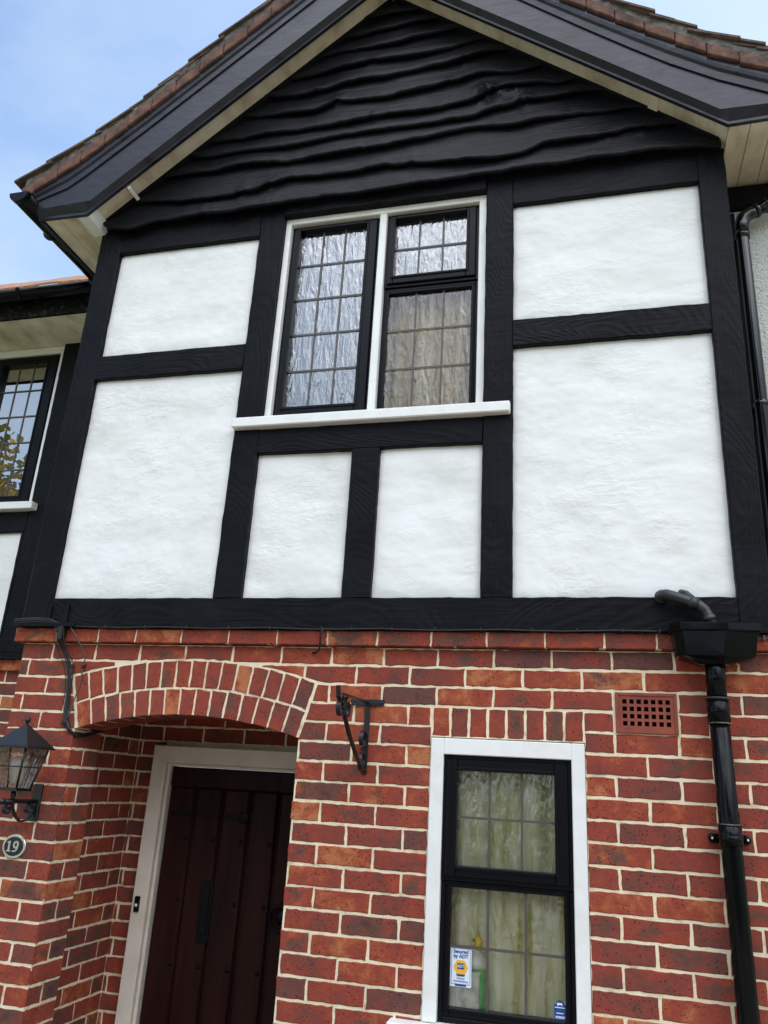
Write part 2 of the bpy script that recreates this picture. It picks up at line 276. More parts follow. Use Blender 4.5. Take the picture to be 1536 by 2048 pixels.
M['beige'] = mat('beige_lined_curtain', (0.62, 0.48, 0.27), 0.9, 0.1, ramp=[(.38, (0.36, 0.21, 0.07)), (.5, (0.74, 0.55, 0.28)), (.66, (0.9, 0.82, 0.62))], nscale=9, stretch=(3, 1, .08))
M['blind'] = mat('grey_white_curtain', (0.58, 0.63, 0.74), 0.9, 0.1)
M['room'] = mat('dim_room_paint', (0.28, 0.27, 0.25), 0.9, 0.1)
M['silver'] = mat('polished_pewter', (0.62, 0.61, 0.58), 0.32, 0.5, metallic=.8, bumps=[(60, 3, .3, (1, 1, 1))], dist=.001)
M['blackpaint'] = mat('pitted_black_enamel', (0.012, 0.012, 0.013), 0.4, 0.5, bumps=[(140, 3, 1, (1, 1, 1))], dist=.003)
M['bulb'] = mat('white_lamp_bulb', (0.85, 0.85, 0.83), 0.25, 0.5)
M['st_white'] = mat('sticker_white', (0.68, 0.75, 0.82), 0.4, 0.4); M['st_blue'] = mat('sticker_blue', (0.012, 0.06, 0.24), 0.4, 0.4)
M['st_yellow'] = mat('sticker_yellow', (0.80, 0.42, 0.02), 0.4, 0.4)
M['bot_white'] = mat('cloudy_white_plastic', (0.88, 0.9, 0.9), 0.4, 0.4); M['bot_green'] = mat('green_plastic', (0.02, 0.42, 0.09), 0.35, 0.4)
M['bot_yellow'] = mat('yellow_plastic', (0.85, 0.55, 0.01), 0.35, 0.4)
M['box_grey'] = mat('silver_grey_carton', (0.5, 0.53, 0.5), 0.5, 0.4, ramp=[(.4, (0.42, 0.46, 0.42)), (.6, (0.72, 0.76, 0.72))], nscale=30)
M['paving'] = mat('block_paving', (0.16, 0.13, 0.11), 0.9, 0.2, ramp=[(.3, (0.12, 0.10, 0.085)), (.7, (0.20, 0.165, 0.14))], nscale=2, bumps=[(40, 4, .5, (1, 1, 1))])
M['grass'] = mat('lawn', (0.06, 0.10, 0.03), 0.95, 0.1, ramp=[(.3, (0.05, 0.08, 0.025)), (.7, (0.09, 0.13, 0.04))], nscale=4)
M['bark'] = mat('bark', (0.10, 0.075, 0.055), 0.9, 0.1, bumps=[(12, 4, 1, (1, 1, .2))], dist=.02)
M['leaf'] = mat('maple_leaf', (0.16, 0.15, 0.025), 0.6, 0.3, ramp=[(.35, (0.10, 0.13, 0.02)), (.5, (0.34, 0.28, 0.04)), (.65, (0.50, 0.30, 0.06))], nscale=1.5)
M['hedge'] = mat('hedge_leaf', (0.06, 0.10, 0.02), 0.6, 0.3, ramp=[(.3, (0.045, 0.08, 0.02)), (.7, (0.12, 0.16, 0.03))], nscale=1.5)

# ------------------------------------------------------------------ mesh helpers
class MB:
    def __init__(s): s.v = []; s.f = []; s.sm = []
    def add(s, vs, fs, smooth=False):
        o = len(s.v); s.v += [tuple(p) for p in vs]; s.f += [tuple(i + o for i in f) for f in fs]; s.sm += [smooth] * len(fs); return s
    def box(s, x0, x1, y0, y1, z0, z1, rot=None, pivot=None):
        vs = [Vector(p) for p in ((x0, y0, z0), (x1, y0, z0), (x1, y1, z0), (x0, y1, z0), (x0, y0, z1), (x1, y0, z1), (x1, y1, z1), (x0, y1, z1))]
        if rot is not None:
            pv = Vector(pivot) if pivot else Vector(((x0 + x1) / 2, (y0 + y1) / 2, (z0 + z1) / 2))
            vs = [rot @ (v - pv) + pv for v in vs]
        return s.add(vs, [(0, 3, 2, 1), (4, 5, 6, 7), (0, 1, 5, 4), (1, 2, 6, 5), (2, 3, 7, 6), (3, 0, 4, 7)])
    def tube(s, pts, r, n=8, cap=True, smooth=True, flat=None):
        pts = [Vector(p) for p in pts]; rs = r if isinstance(r, (list, tuple)) else [r] * len(pts)
        rings = []; up = None
        for i, p in enumerate(pts):
            d = (pts[min(i + 1, len(pts) - 1)] - pts[max(i - 1, 0)]).normalized()
            if up is None:
                a = Vector((0, 0, 1)) if abs(d.z) < .9 else Vector((1, 0, 0))
                up = (a - a.dot(d) * d).normalized()
            else: up = (up - up.dot(d) * d).normalized()
            b = d.cross(up)
            if flat: rings.append([p + up * (flat[0] * (1 if k in (0, 1) else -1)) + b * (flat[1] * (1 if k in (1, 2) else -1)) for k in range(4)])
            else: rings.append([p + (up * math.cos(2 * PI * k / n) + b * math.sin(2 * PI * k / n)) * rs[i] for k in range(n)])
        m = 4 if flat else n; vs = [q for rr in rings for q in rr]; fs = []
        for i in range(len(pts) - 1):
            for k in range(m): fs.append((i * m + k, i * m + (k + 1) % m, (i + 1) * m + (k + 1) % m, (i + 1) * m + k))
        if cap: fs += [tuple(range(m))[::-1], tuple((len(pts) - 1) * m + k for k in range(m))]
        return s.add(vs, fs, smooth and not flat)
    def lathe(s, prof, c, n=20, axis='Z', smooth=True):
        vs = []; fs = []
        for r, h in prof:
            for k in range(n):
                a = 2 * PI * k / n; x, y = r * math.cos(a), r * math.sin(a)
                vs.append({'Z': (c[0] + x, c[1] + y, c[2] + h), 'Y': (c[0] + x, c[1] + h, c[2] + y), 'X': (c[0] + h, c[1] + x, c[2] + y)}[axis])
        for i in range(len(prof) - 1):
            for k in range(n): fs.append((i * n + k, i * n + (k + 1) % n, (i + 1) * n + (k + 1) % n, (i + 1) * n + k))
        fs += [tuple(range(n))[::-1], tuple((len(prof) - 1) * n + k for k in range(n))]
        return s.add(vs, fs, smooth)
    def prism(s, poly, y0, y1):
        n = len(poly); vs = [(x, y0, z) for x, z in poly] + [(x, y1, z) for x, z in poly]
        return s.add(vs, [tuple(range(n)), tuple(range(2 * n - 1, n - 1, -1))] + [(i, i + n, (i + 1) % n + n, (i + 1) % n) for i in range(n)])
    def build(s, name, m, parent=None, bevel=0, seg=1):
        me = bpy.data.meshes.new(name); me.from_pydata(s.v, [], s.f); me.validate()
        for p, q in zip(me.polygons, s.sm): p.use_smooth = q
        bm = bmesh.new(); bm.from_mesh(me); (bmesh.ops.recalc_face_normals(bm, faces=bm.faces) if name != 'pane' else None)
        if bevel:
            es = [e for e in bm.edges if len(e.link_faces) == 2 and e.calc_face_angle(0) > .6]
            bmesh.ops.bevel(bm, geom=es, offset=bevel, segments=seg, affect='EDGES', profile=.6, clamp_overlap=True)
        bm.to_mesh(me); bm.free(); me.materials.append(m)
        o = bpy.data.objects.new(name, me); COL.objects.link(o)
        if parent: o.parent = parent
        return o
def P(o, parent):       # parent, keeping world coordinates of meshes written in world space
    o.parent = parent; o.matrix_parent_inverse = Matrix.Translation(parent.location).inverted(); return o
def thing(name, label, cat, loc=(0, 0, 0), group=None):
    o = bpy.data.objects.new(name, None); COL.objects.link(o); o.location = loc; o.empty_display_size = .1
    o['label'] = label; o['category'] = cat
    if group: o['group'] = group
    return o
def tag(o, label, cat, group=None):
    o['label'] = label; o['category'] = cat
    if group: o['group'] = group
    return o
def part(mb, name, m, parent, bevel=0, label=None, seg=1):
    o = mb.build(name, M[m], None, bevel, seg)
    root = parent
    while root.parent: root = root.parent
    o.parent = parent; o.matrix_parent_inverse = Matrix.Translation(root.location).inverted() if parent == root else Matrix.Identity(4)
    if label: o['label'] = label
    return o

HOUSE = thing('house', 'half-timbered house front with a black boarded gable over white render panels and red brickwork', 'house', (0, 0, 0))
def H(mb, name, m, bevel=0, label=None, parent=None): return part(mb, name, m, parent or HOUSE, bevel, label)

# ------------------------------------------------------------------ brickwork
GZ, GL, J = 0.0763, 0.2245, 0.0104      # course gauge, brick length with joint, joint
Z0 = 1.9153                               # centre of a bed joint
class Bricks:
    def __init__(s, xf): s.v = []; s.f = []; s.col = []; s.uv = []; s.xf = xf; s.mort = MB()
    def brick(s, poly, dep=0.0, back=.012, col=None, uvbox=None, raw=False):
        """poly: (u, z) corners, counter-clockwise; front face at depth dep"""
        us = [p[0] for p in poly]; zs = [p[1] for p in poly]
        u0, u1, z0, z1 = min(us), max(us), min(zs), max(zs)
        if uvbox: u0, u1, z0, z1 = uvbox
        if col is None:
            r = random.random()
            tint = min(1, max(0, random.gauss(.5, .15)))
            if r < .07: tint = random.uniform(.8, 1)
            flash = random.uniform(-.35, .25) if random.random() < .6 else random.uniform(.2, .75)
            col = (tint, flash, random.random(), 1)
        out = []
        n = len(poly)
        for i in range(n):
            a, b = poly[i], poly[(i + 1) % n]; L = math.hypot(b[0] - a[0], b[1] - a[1]); k = max(1, round(L / .022))
            for j in range(k):
                t = j / k; jt = .0017 if j else .0030
                out.append((a[0] + (b[0] - a[0]) * t + random.uniform(-jt, jt), a[1] + (b[1] - a[1]) * t + random.uniform(-jt, jt)))
        # soften the four corners a little
        cu, cz = sum(p[0] for p in out) / len(out), sum(p[1] for p in out) / len(out)
        m = len(out); dj = random.uniform(-.0012, .0012); o = len(s.v)
        def ring(ins, d):
            for i, (u, z) in enumerate(out):
                pu, pz = out[i - 1]; nu, nz = out[(i + 1) % m]
                tx, tz = nu - pu, nz - pz; l = math.hypot(tx, tz) or 1
                s.v.append((u - tz / l * ins, z + tx / l * ins, d))
        ring(0, dep + back); ring(0, dep + .0022 + dj); ring(.0026, dep + dj)
        F = []
        for r in (0, 1):
            for i in range(m): F.append((o + r * m + i, o + r * m + (i + 1) % m, o + (r + 1) * m + (i + 1) % m, o + (r + 1) * m + i))
        F.append(tuple(o + 2 * m + i for i in range(m)))
        for f in F:
            s.f.append(f)
            for i in f:
                u, z, d = s.v[i]; s.col.append(col); s.uv.append(((u - u0) / max(.01, u1 - u0), (z - z0) / max(.01, z1 - z0)))
    def rect(s, u0, u1, z0, z1, **k): s.brick([(u0, z0), (u1, z0), (u1, z1), (u0, z1)], **k)
    def course(s, z, u0, u1, grid, cut=(), dep=0.0, clip=None):
        """z = centre of the bed joint below the course; grid = position of one perpend"""
        zb, zt = z + J / 2, z + GZ - J / 2
        k0 = math.floor((u0 - grid) / GL) - 1; x = grid + k0 * GL
        while x < u1:
            a, b = max(x, u0), min(x + GL, u1)
            jl = J / 2 if a == x else 0; jr = J / 2 if b == x + GL else 0
            x += GL
            if b - a < .02: continue
            segs = [(a + jl, b - jr)]
            for c0, c1 in cut:
                ns = []
                for p, q in segs:
                    if c1 <= p or c0 >= q: ns.append((p, q)); continue
                    if c0 > p + .02: ns.append((p, c0))
                    if c1 < q - .02: ns.append((c1, q))
                segs = ns
            for p, q in segs:
                w = random.uniform(-.0012, .0012)
                if clip:
                    poly = clip(p, q, zb + w, zt + w)
                    if poly: s.brick(poly, dep=dep)
                else: s.rect(p, q, zb + w, zt + w, dep=dep)
    def build(s, name, label=None):
        me = bpy.data.meshes.new(name)
        vs = [s.xf(*p) for p in s.v]; me.from_pydata(vs, [], s.f)
        ca = me.color_attributes.new('bk', 'FLOAT_COLOR', 'CORNER'); uvl = me.uv_layers.new(name='uv')
        ca.data.foreach_set('color', [x for c in s.col for x in c]); uvl.data.foreach_set('uv', [x for c in s.uv for x in c])
        me.materials.append(M['brick'])
        # mortar behind, in the same mesh
        o = bpy.data.objects.new(name, me); COL.objects.link(o); o.parent = HOUSE
        if label: o['label'] = label
        return o
front = lambda u, z, d: (u, d, z)
def mortar(mb, x0, x1, z0, z1, y=.0032, t=.1, seg=.05): mb.box(x0, x1, y, y + t, z0, z1)

DJL, DJR = -2.21, -1.165                 # porch opening
WX0, WX1, WZ0, WZ1 = -.613, -.034, .985, 1.95
AX, AZ, R0, R1, R2 = -1.683, .142, 1.856, 1.968, 2.084   # arch centre and ring radii
BL, BR = -2.555, .645
arc = lambda x, r: AZ + math.sqrt(max(0, r * r - (x - AX) ** 2))
rows = [Z0 + GZ * k for k in range(-26, 5)]
B = Bricks(front)
TH = math.asin(.512 / R0)                # half angle of the arch
def rline(z, side):                      # skewback line of the arch
    return AX + side * (z - AZ) * math.tan(TH)
def archclip(p, q, zb, zt):
    """cut a brick against the outer ring of the arch and its skewbacks"""
    zg = J
    if zt < 1.93: return [(p, zb), (q, zb), (q, zt), (p, zt)]
    right = rline(2.0, 1) < (p + q) / 2 and (zb < 2.14)
    n = 8; xs = [p + (q - p) * i / n for i in range(n + 1)]
    lo = []
    for x in xs:
        z = zb
        if rline(zt, -1) - .012 < x < rline(zt, 1) + .012: z = max(zb, arc(x, R2) + zg)
        lo.append(z)
    if zb > 2.13:
        keep = [(x, z) for x, z in zip(xs, lo) if z < zt - .004]
        if len(keep) < 3: return None
        return keep + [(keep[-1][0], zt), (keep[0][0], zt)]
    # beside the arch: clip by the sloping end
    if (p + q) / 2 > AX:
        a, b = max(p, rline(zb, 1) + J), max(p, rline(zt, 1) + J)
        if q - max(a, b) < .012: return None
        return [(a, zb), (q, zb), (q, zt), (b, zt)]
    a, b = min(q, rline(zb, -1) - J), min(q, rline(zt, -1) - J)
    if min(a, b) - p < .012: return None
    return [(p, zb), (a, zb), (b, zt), (p, zt)]
for i, z in enumerate(rows):
    zt = z + GZ; k = round((z - Z0) / GZ)
    grid = DJR + J / 2 + (0 if k % 2 else GL / 2)
    cut = []
    if z < 1.96 and zt > WZ0: cut.append((WX0 - .004, WX1 + .004))
    if k in (1,): cut.append((.082 - J, .298 + J))
    if k == 2: cut.append((.082 - J, .298 + J))
    if k in (0, 1):                                           # soldier lintel band over the window
        pass
    if z < 1.92: cut.append((DJL, DJR))
    if k == 0: cut = [(DJL, DJR), (WX0 - .004, WX1 + .004)]
    if k == 1: cut.append((WX0 - J, WX1 + .002)) 
    if k in (0, 1, 2, 3, 4):
        B.course(z, BL, BR, grid, cut, clip=archclip)
    else:
        B.course(z, BL, DJL, DJL - (GL if k % 2 else GL / 2) + J / 2, ())
        B.course(z, DJR, BR, grid, [c for c in cut if c[0] > DJR])
# soldiers over the window
for j in range(8):
    w = (WX1 - WX0) / 8; a = WX0 + w * j
    B.rect(a + J / 2, a + w - J / 2, 1.956, 2.068 - J / 2)
def voussoirs(ra, rb, n, off=0.0):
    for j in range(n):
        t0 = -TH + 2 * TH * j / n; t1 = -TH + 2 * TH * (j + 1) / n
        def q(r, t, s): 
            return (AX + r * math.sin(t) + s * J / 2 * math.cos(t), AZ + r * math.cos(t))
        B.brick([q(ra, t0, 1), q(ra, t1, -1), q(rb, t1, -1), q(rb, t0, 1)], dep=-.0015)
voussoirs(R0, R1 - J / 2, 15); voussoirs(R1 + J / 2, R2, 16)
B.build('brick_wall')
MO = MB()
mortar(MO, BL + .002, DJL - .002, 0, 2.295); mortar(MO, DJR + .002, WX0 - .002, 0, 2.295); mortar(MO, WX0 - .002, WX1 + .002, 0, WZ0 - .04); mortar(MO, WX1 + .002, .083, 0, 2.295); mortar(MO, .298, BR - .002, 0, 2.295); mortar(MO, .083, .298, 0, 1.994); mortar(MO, .083, .298, 2.138, 2.295)
mortar(MO, WX0 - .002, WX1 + .002, WZ1 + .002, 2.295)
nA = 40
for i in range(nA):
    x0 = DJL - .002 + (DJR - DJL + .004) * i / nA; x1 = DJL - .002 + (DJR - DJL + .004) * (i + 1) / nA
    zl = [arc(x, R0) + .0015 for x in (x0, x1)]
    MO.add([(x0, .0032, zl[0]), (x1, .0032, zl[1]), (x1, .0032, 2.295), (x0, .0032, 2.295), (x0, .103, zl[0]), (x1, .103, zl[1]), (x1, .103, 2.295), (x0, .103, 2.295)],
           [(0, 1, 2, 3), (4, 7, 6, 5), (0, 4, 5, 1), (3, 2, 6, 7)])
H(MO, 'mortar_joints', 'mortar')

# projecting brick band under the timber storey
B = Bricks(front)
x = -2.59; 
while x < .66:
    l = random.choice((.2245, .2245, .2245, .19, .215)); e = min(x + l, .67)
    if e - x > .03: B.rect(x + .004, e - .004, 2.299, 2.358, dep=-.032, back=.06)
    x += l
B.build('band_course')
m = MB(); m.box(-2.588, .668, -.0285, .09, 2.3005, 2.3575); H(m, 'band_mortar', 'mortar')

# arch underside, porch reveals, back wall
class Sec(Bricks): pass
# arch soffit: rowlock bricks 0.21 deep seen from below, in cylindrical coordinates
AS = Bricks(lambda u, z, d: (AX + (R0 + d) * math.sin(u), z, AZ + (R0 + d) * math.cos(u)))
for j in range(15):
    t0 = -TH + 2 * TH * j / 15; t1 = -TH + 2 * TH * (j + 1) / 15; g = J / 2 / R0
    col = (min(1, max(0, random.gauss(.5, .2))), random.uniform(-.4, .3), random.random(), 1)
    # two bricks deep, staggered
    for (a, b) in ((.004, .105 - J / 2), (.105 + J / 2, .212)) if j % 2 else ((.004, .212),):
        AS.brick([(t0 + g, a), (t0 + g, b), (t1 - g, b), (t1 - g, a)][::-1], dep=0, col=None)
# the generic inset works in metres, so give angles a metric feel by building directly
AS = None
m = MB(); cols = []
SO = Bricks(lambda u, z, d: (u, z, d))
def soffit_piece(t0, t1, y0, y1):
    g = J / 2 / R0
    pts = []
    col = (min(1, max(0, random.gauss(.5, .2))), random.uniform(-.5, .3), random.random(), 1)
    o = len(SO.v)
    for rr in (R0 + .02, R0):
        for t, y in ((t0 + g, y0), (t1 - g, y0), (t1 - g, y1), (t0 + g, y1)): SO.v.append((AX + rr * math.sin(t), y, AZ + rr * math.cos(t)))
    for f in ((0, 3, 2, 1), (4, 5, 6, 7), (0, 1, 5, 4), (1, 2, 6, 5), (2, 3, 7, 6), (3, 0, 4, 7)):
        SO.f.append(tuple(i + o for i in f))
        for i in f: SO.col.append(col); SO.uv.append((.3 + .1 * i, .5))
for j in range(15):
    t0 = -TH + 2 * TH * j / 15; t1 = -TH + 2 * TH * (j + 1) / 15
    if j % 2: soffit_piece(t0, t1, .001, .102 - J / 2); soffit_piece(t0, t1, .102 + J / 2, .212)
    else: soffit_piece(t0, t1, .001, .212)
SO.build('arch_underside')
m = MB()
for i in range(nA):                       # solid core of the arch and the wall above it
    t0 = -TH + 2 * TH * i / nA; t1 = -TH + 2 * TH * (i + 1) / nA; q = []
    for y in (.106, .209):
        for t in (t0, t1): q.append((AX + (R0 + .003) * math.sin(t), y, AZ + (R0 + .003) * math.cos(t)))
        for t in (t1, t0): q.append((AX + (R0 + .003) * math.sin(t), y, 2.29))
    m.add(q, [(0, 1, 2, 3), (4, 7, 6, 5), (0, 4, 5, 1), (3, 2, 6, 7)])
H(m, 'arch_mortar', 'mortar')

def side_wall(u_to, y0, y1, X, sgn, name, start):
    """wall facing +X (sgn=1) or -X; u runs along Y"""
    b = Bricks((lambda u, z, d: (X - d * sgn, u, z)))
    for z in rows:
        k = round((z - Z0) / GZ)
        b.course(z, y0, y1, start + (0 if k % 2 else GL / 2), ())
    b.build(name)
    m = MB(); m.box(X - .0032 * sgn, X - .1 * sgn, y0 + .001, y1, 0, 2.29) if sgn < 0 else m.box(X - .1, X - .0032, y0 + .001, y1, 0, 2.29)
    H(m, 'reveal_mortar', 'mortar')
side_wall(0, .012, .212, DJL, 1, 'porch_reveal', .212 - GL * 2 + .005)
side_wall(0, .212, .68, -2.285, 1, 'porch_reveal', .583 + .005)
side_wall(0, .012, .68, DJR, -1, 'porch_reveal', .212)
b = Bricks(lambda u, z, d: (u, .68 + d, z))
for z in rows:
    k = round((z - Z0) / GZ); b.course(z, -2.285, DJR, -2.285 + (0 if k % 2 else GL / 2) + .02, [(-2.13, -1.24)] if z < 1.86 else ())
b.build('porch_back_wall')
m = MB(); m.box(-2.38, -2.12, .6832, .78, 0, 2.29); m.box(-1.25, -1.07, .6832, .78, 0, 2.29); m.box(-2.12, -1.25, .6832, .78, 1.87, 2.29); H(m, 'back_wall_mortar', 'mortar')
m = MB(); m.box(-2.4, -1.06, .213, .9, 2.24, 2.30); H(m, 'porch_ceiling', 'room')
m = MB(); m.box(-2.395, -2.213, .2, .2105, 0, 2.29); H(m, 'reveal_return', 'mortar')

# ------------------------------------------------------------------ air vent
V = thing('air_vent', 'square-holed terracotta air vent set in the brick wall left of the drainpipe', 'vent', (.19, 0, 2.06))
m = MB(); vx0, vx1, vz0, vz1 = .084, .297, 1.995, 2.137
hx, hz = [], []
cw = .0255; ch = .0265
xs = [vx0 + .018 + cw * i for i in range(8)]; zs = [vz0 + .020 + ch * i for i in range(5)]
ex = [vx0] + [v for i in range(7) for v in (xs[i] + .005, xs[i] + cw - .005)] + [vx1]
ez = [vz0] + [v for i in range(4) for v in (zs[i] + .005, zs[i] + ch - .005)] + [vz1]
for i in range(len(ex) - 1):
    for j in range(len(ez) - 1):
        if i % 2 == 1 and j % 2 == 1: continue
        m.box(ex[i], ex[i + 1], -.004, .022, ez[j], ez[j + 1])
part(m, 'grille', 'terracotta', V)
m = MB()
for a in ((vx0 - .003, vx0 + .009, vz0 - .003, vz1 + .003), (vx1 - .009, vx1 + .003, vz0 - .003, vz1 + .003), (vx0 + .009, vx1 - .009, vz0 - .003, vz0 + .009), (vx0 + .009, vx1 - .009, vz1 - .009, vz1 + .003)):
    m.box(a[0], a[1], -.008, .012, a[2], a[3])
part(m, 'rim', 'terracotta', V, .002)
m = MB(); m.box(vx0, vx1, .045, .05, vz0, vz1); part(m, 'backing', 'hole', V)

# ------------------------------------------------------------------ timber frame
YF, YP = -.05, -.026                     # face of the timbers, face of the render
def beam(x0, x1, z0, z1, vert, name=None, yf=YF, yb=.06, wob=.0036, label=None, mat_=None):
    L = (z1 - z0) if vert else (x1 - x0); n = max(2, int(L / .03)); a = MB(); sd = random.uniform(0, 100)
    r = .0045; rings = []
    w0, w1 = (x0, x1) if vert else (z0, z1); l0, l1 = (z0, z1) if vert else (x0, x1)
    prof = [(w0, yb), (w0, yf + r), (w0 + r, yf)] + [(w0 + (w1 - w0) * q, yf) for q in (.25, .5, .75)] + [(w1 - r, yf), (w1, yf + r), (w1, yb)]
    vs = []; k = len(prof)
    for i in range(n + 1):
        l = l0 + (l1 - l0) * i / n
        for j, (w, y) in enumerate(prof):
            e = 0 if i in (0, n) else 1
            dw = noise.noise(Vector((l * 9 + sd, (0 if j < k / 2 else 5), 1))) * wob + noise.noise(Vector((l * 40 + sd, (0 if j < k / 2 else 5), 3))) * wob * .5 if j in (0, 1, 2, k - 3, k - 2, k - 1) else 0
            dy = noise.noise(Vector((l * 6 + sd, w * 14, 7))) * .0016 if 0 < j < k - 1 else 0
            if vert: vs.append((w + dw, y + dy, l))
            else: vs.append((l, y + dy, w + dw))
    fs = [(i * k + j, i * k + j + 1, (i + 1) * k + j + 1, (i + 1) * k + j) for i in range(n) for j in range(k - 1)]
    fs += [tuple(range(k))[::-1], tuple(n * k + j for j in range(k))]
    a.add(vs, fs)
    return H(a, name or ('timber_post' if vert else 'timber_rail'), mat_ or ('timber_v' if vert else 'timber_h'), label=label)
beam(-2.553, -2.422, 2.36, 4.60, True, yf=-.054, yb=.1)
beam(.531, .648, 2.36, 4.60, True, yf=-.054, yb=.1)
beam(-1.603, -1.471, 2.497, 4.56, True); beam(-.427, -.298, 2.497, 4.56, True)
beam(-1.012, -.884, 2.497, 3.178, True)
beam(-2.421, .530, 2.36, 2.496, False, label=None)
beam(-2.421, -1.604, 3.638, 3.775, False); beam(-.297, .530, 3.640, 3.775, False)
beam(-2.421, -1.604, 4.412, 4.58, False); beam(-.297, .530, 4.415, 4.58, False)
beam(-1.470, -.428, 3.178, 3.301, False)
beam(-1.470, -.428, 4.515, 4.62, False, yf=-.06)
def panel(x0, x1, z0, z1, y=YP, t=.05, mt='render', name='render_panel', pad=.012):
    x0 -= pad; x1 += pad; z0 -= pad; z1 += pad
    nx = max(4, int((x1 - x0) / .03)); nz = max(4, int((z1 - z0) / .03)); a = MB(); sd = random.uniform(0, 50); vs = []
    for i in range(nx + 1):
        for j in range(nz + 1):
            x = x0 + (x1 - x0) * i / nx; z = z0 + (z1 - z0) * j / nz
            ed = min(x - x0 - pad, x1 - pad - x, z - z0 - pad, z1 - pad - z)
            d = noise.noise(Vector((x * 2.2 + sd, z * 2.2, 0))) * .004 + noise.noise(Vector((x * 9 + sd, z * 9, 3))) * .0018
            d += .008 * math.exp(-max(ed, 0) / .012)          # render rolls back to meet the timber
            vs.append((x, y + d, z))
    fs = [(i * (nz + 1) + j, (i + 1) * (nz + 1) + j, (i + 1) * (nz + 1) + j + 1, i * (nz + 1) + j + 1) for i in range(nx) for j in range(nz)]
    a.add(vs, fs, True); a.box(x0, x1, y + .02, y + t, z0, z1)
    return H(a, name, mt)
panel(-2.422, -1.604, 3.775, 4.412); panel(-2.422, -1.604, 2.496, 3.638)
panel(-.298, .531, 3.775, 4.415); panel(-.298, .531, 2.496, 3.64)
panel(-1.471, -1.012, 2.496, 3.178); panel(-.884, -.427, 2.496, 3.178)
# core of the bay behind the skin, with its side walls
m = MB()
m.box(-2.545, -1.46, .061, .12, 2.36, 4.6); m.box(-.44, .64, .061, .12, 2.36, 4.6); m.box(-1.46, -.44, .061, .12, 2.36, 3.33); m.box(-1.46, -.44, .061, .12, 4.53, 6.0)
m.box(-2.545, -2.44, .12, .95, 2.36, 4.6); m.box(.54, .64, .12, .2, 2.36, 4.6)
H(m, 'bay_wall', 'render')
m = MB(); m.box(-2.553, -2.4, .105, .95, 0, 2.36); H(m, 'side_wall', 'mortar')
m = MB(); m.box(.55, .643, .105, .2, 0, 2.36); H(m, 'side_wall', 'mortar')

# ------------------------------------------------------------------ waney-edged gable boards
RX0 = -.95
SOF = lambda x: 5.89 - .82 * abs(x - RX0)        # raking soffit line at the wall
curves = [
 [(-2.535, 4.60), (-2.517, 4.566), (-2.472, 4.535), (-2.348, 4.525), (-2.172, 4.552), (-1.951, 4.557), (-1.707, 4.552), (-1.375, 4.565), (-.931, 4.560), (-.679, 4.569), (-.397, 4.574), (-.173, 4.573), (.147, 4.576), (.368, 4.580), (.527, 4.559), (.63, 4.545)],
 [(-2.422, 4.72), (-2.225, 4.689), (-2.05, 4.665), (-1.922, 4.658), (-1.806, 4.656), (-1.664, 4.666), (-1.559, 4.695), (-1.459, 4.714), (-1.253, 4.703), (-.939, 4.706), (-.683, 4.685), (-.533, 4.674), (-.386, 4.656), (-.243, 4.668), (-.148, 4.704), (-.031, 4.705), (.129, 4.698), (.242, 4.721), (.375, 4.718), (.6, 4.697)],
 [(-2.3, 4.848), (-1.978, 4.842), (-1.715, 4.848), (-1.47, 4.822), (-1.196, 4.839), (-.946, 4.835), (-.753, 4.855), (-.525, 4.868), (-.291, 4.847), (-.134, 4.863), (.042, 4.859), (.157, 4.852), (.4, 4.832)],
 [(-2.15, 4.968), (-1.918, 4.943), (-1.698, 4.946), (-1.481, 4.932), (-1.204, 4.943), (-.953, 4.946), (-.731, 4.94), (-.527, 4.94), (-.377, 4.975), (-.193, 4.985), (-.013, 4.996), (.25, 4.975)],
 [(-1.95, 5.052), (-1.752, 5.033), (-1.622, 5.043), (-1.35, 5.026), (-1.074, 5.031), (-.959, 5.042), (-.734, 5.03), (-.529, 5.046), (-.403, 5.069), (-.341, 5.113), (-.193, 5.098), (-.072, 5.072), (.08, 5.098)],
 [(-1.85, 5.20), (-1.578, 5.164), (-1.361, 5.147), (-1.223, 5.18), (-.966, 5.165), (-.766, 5.179), (-.571, 5.196), (-.443, 5.227), (-.291, 5.193), (-.1, 5.225)],
 [(-1.70, 5.30), (-1.45, 5.275), (-1.30, 5.285), (-1.18, 5.315), (-.975, 5.309), (-.746, 5.32), (-.574, 5.333), (-.419, 5.357), (-.25, 5.353)],
 [(-1.56, 5.40), (-1.35, 5.405), (-1.2, 5.43), (-.982, 5.434), (-.777, 5.423), (-.643, 5.427), (-.4, 5.468)],
 [(-1.4, 5.53), (-1.2, 5.545), (-.98, 5.54), (-.8, 5.55), (-.5, 5.57)],
 [(-1.25, 5.65), (-1.1, 5.645), (-.9, 5.66), (-.65, 5.67)],
 [(-1.15, 5.75), (-.95, 5.76), (-.75, 5.75)],
]
knots = [(-.30, 5.05, .035), (-.36, 5.06, .03), (-1.55, 4.685, .02), (.13, 4.70, .018), (-.05, 4.865, .012), (-1.99, 4.86, .016), (-1.22, 5.19, .03), (-1.02, 5.045, .014), (-.44, 5.10, .04), (-.24, 4.99, .03), (-1.03, 4.835, .012), (-1.3, 4.70, .012), (.3, 4.715, .02), (-.62, 5.19, .02), (-.40, 5.075, .03), (-.27, 5.065, .022), (-.46, 5.02, .02), (-.80, 4.70, .016), (-1.72, 4.66, .022), (-1.35, 5.29, .02), (-.55, 5.33, .018), (-1.05, 5.43, .02)]
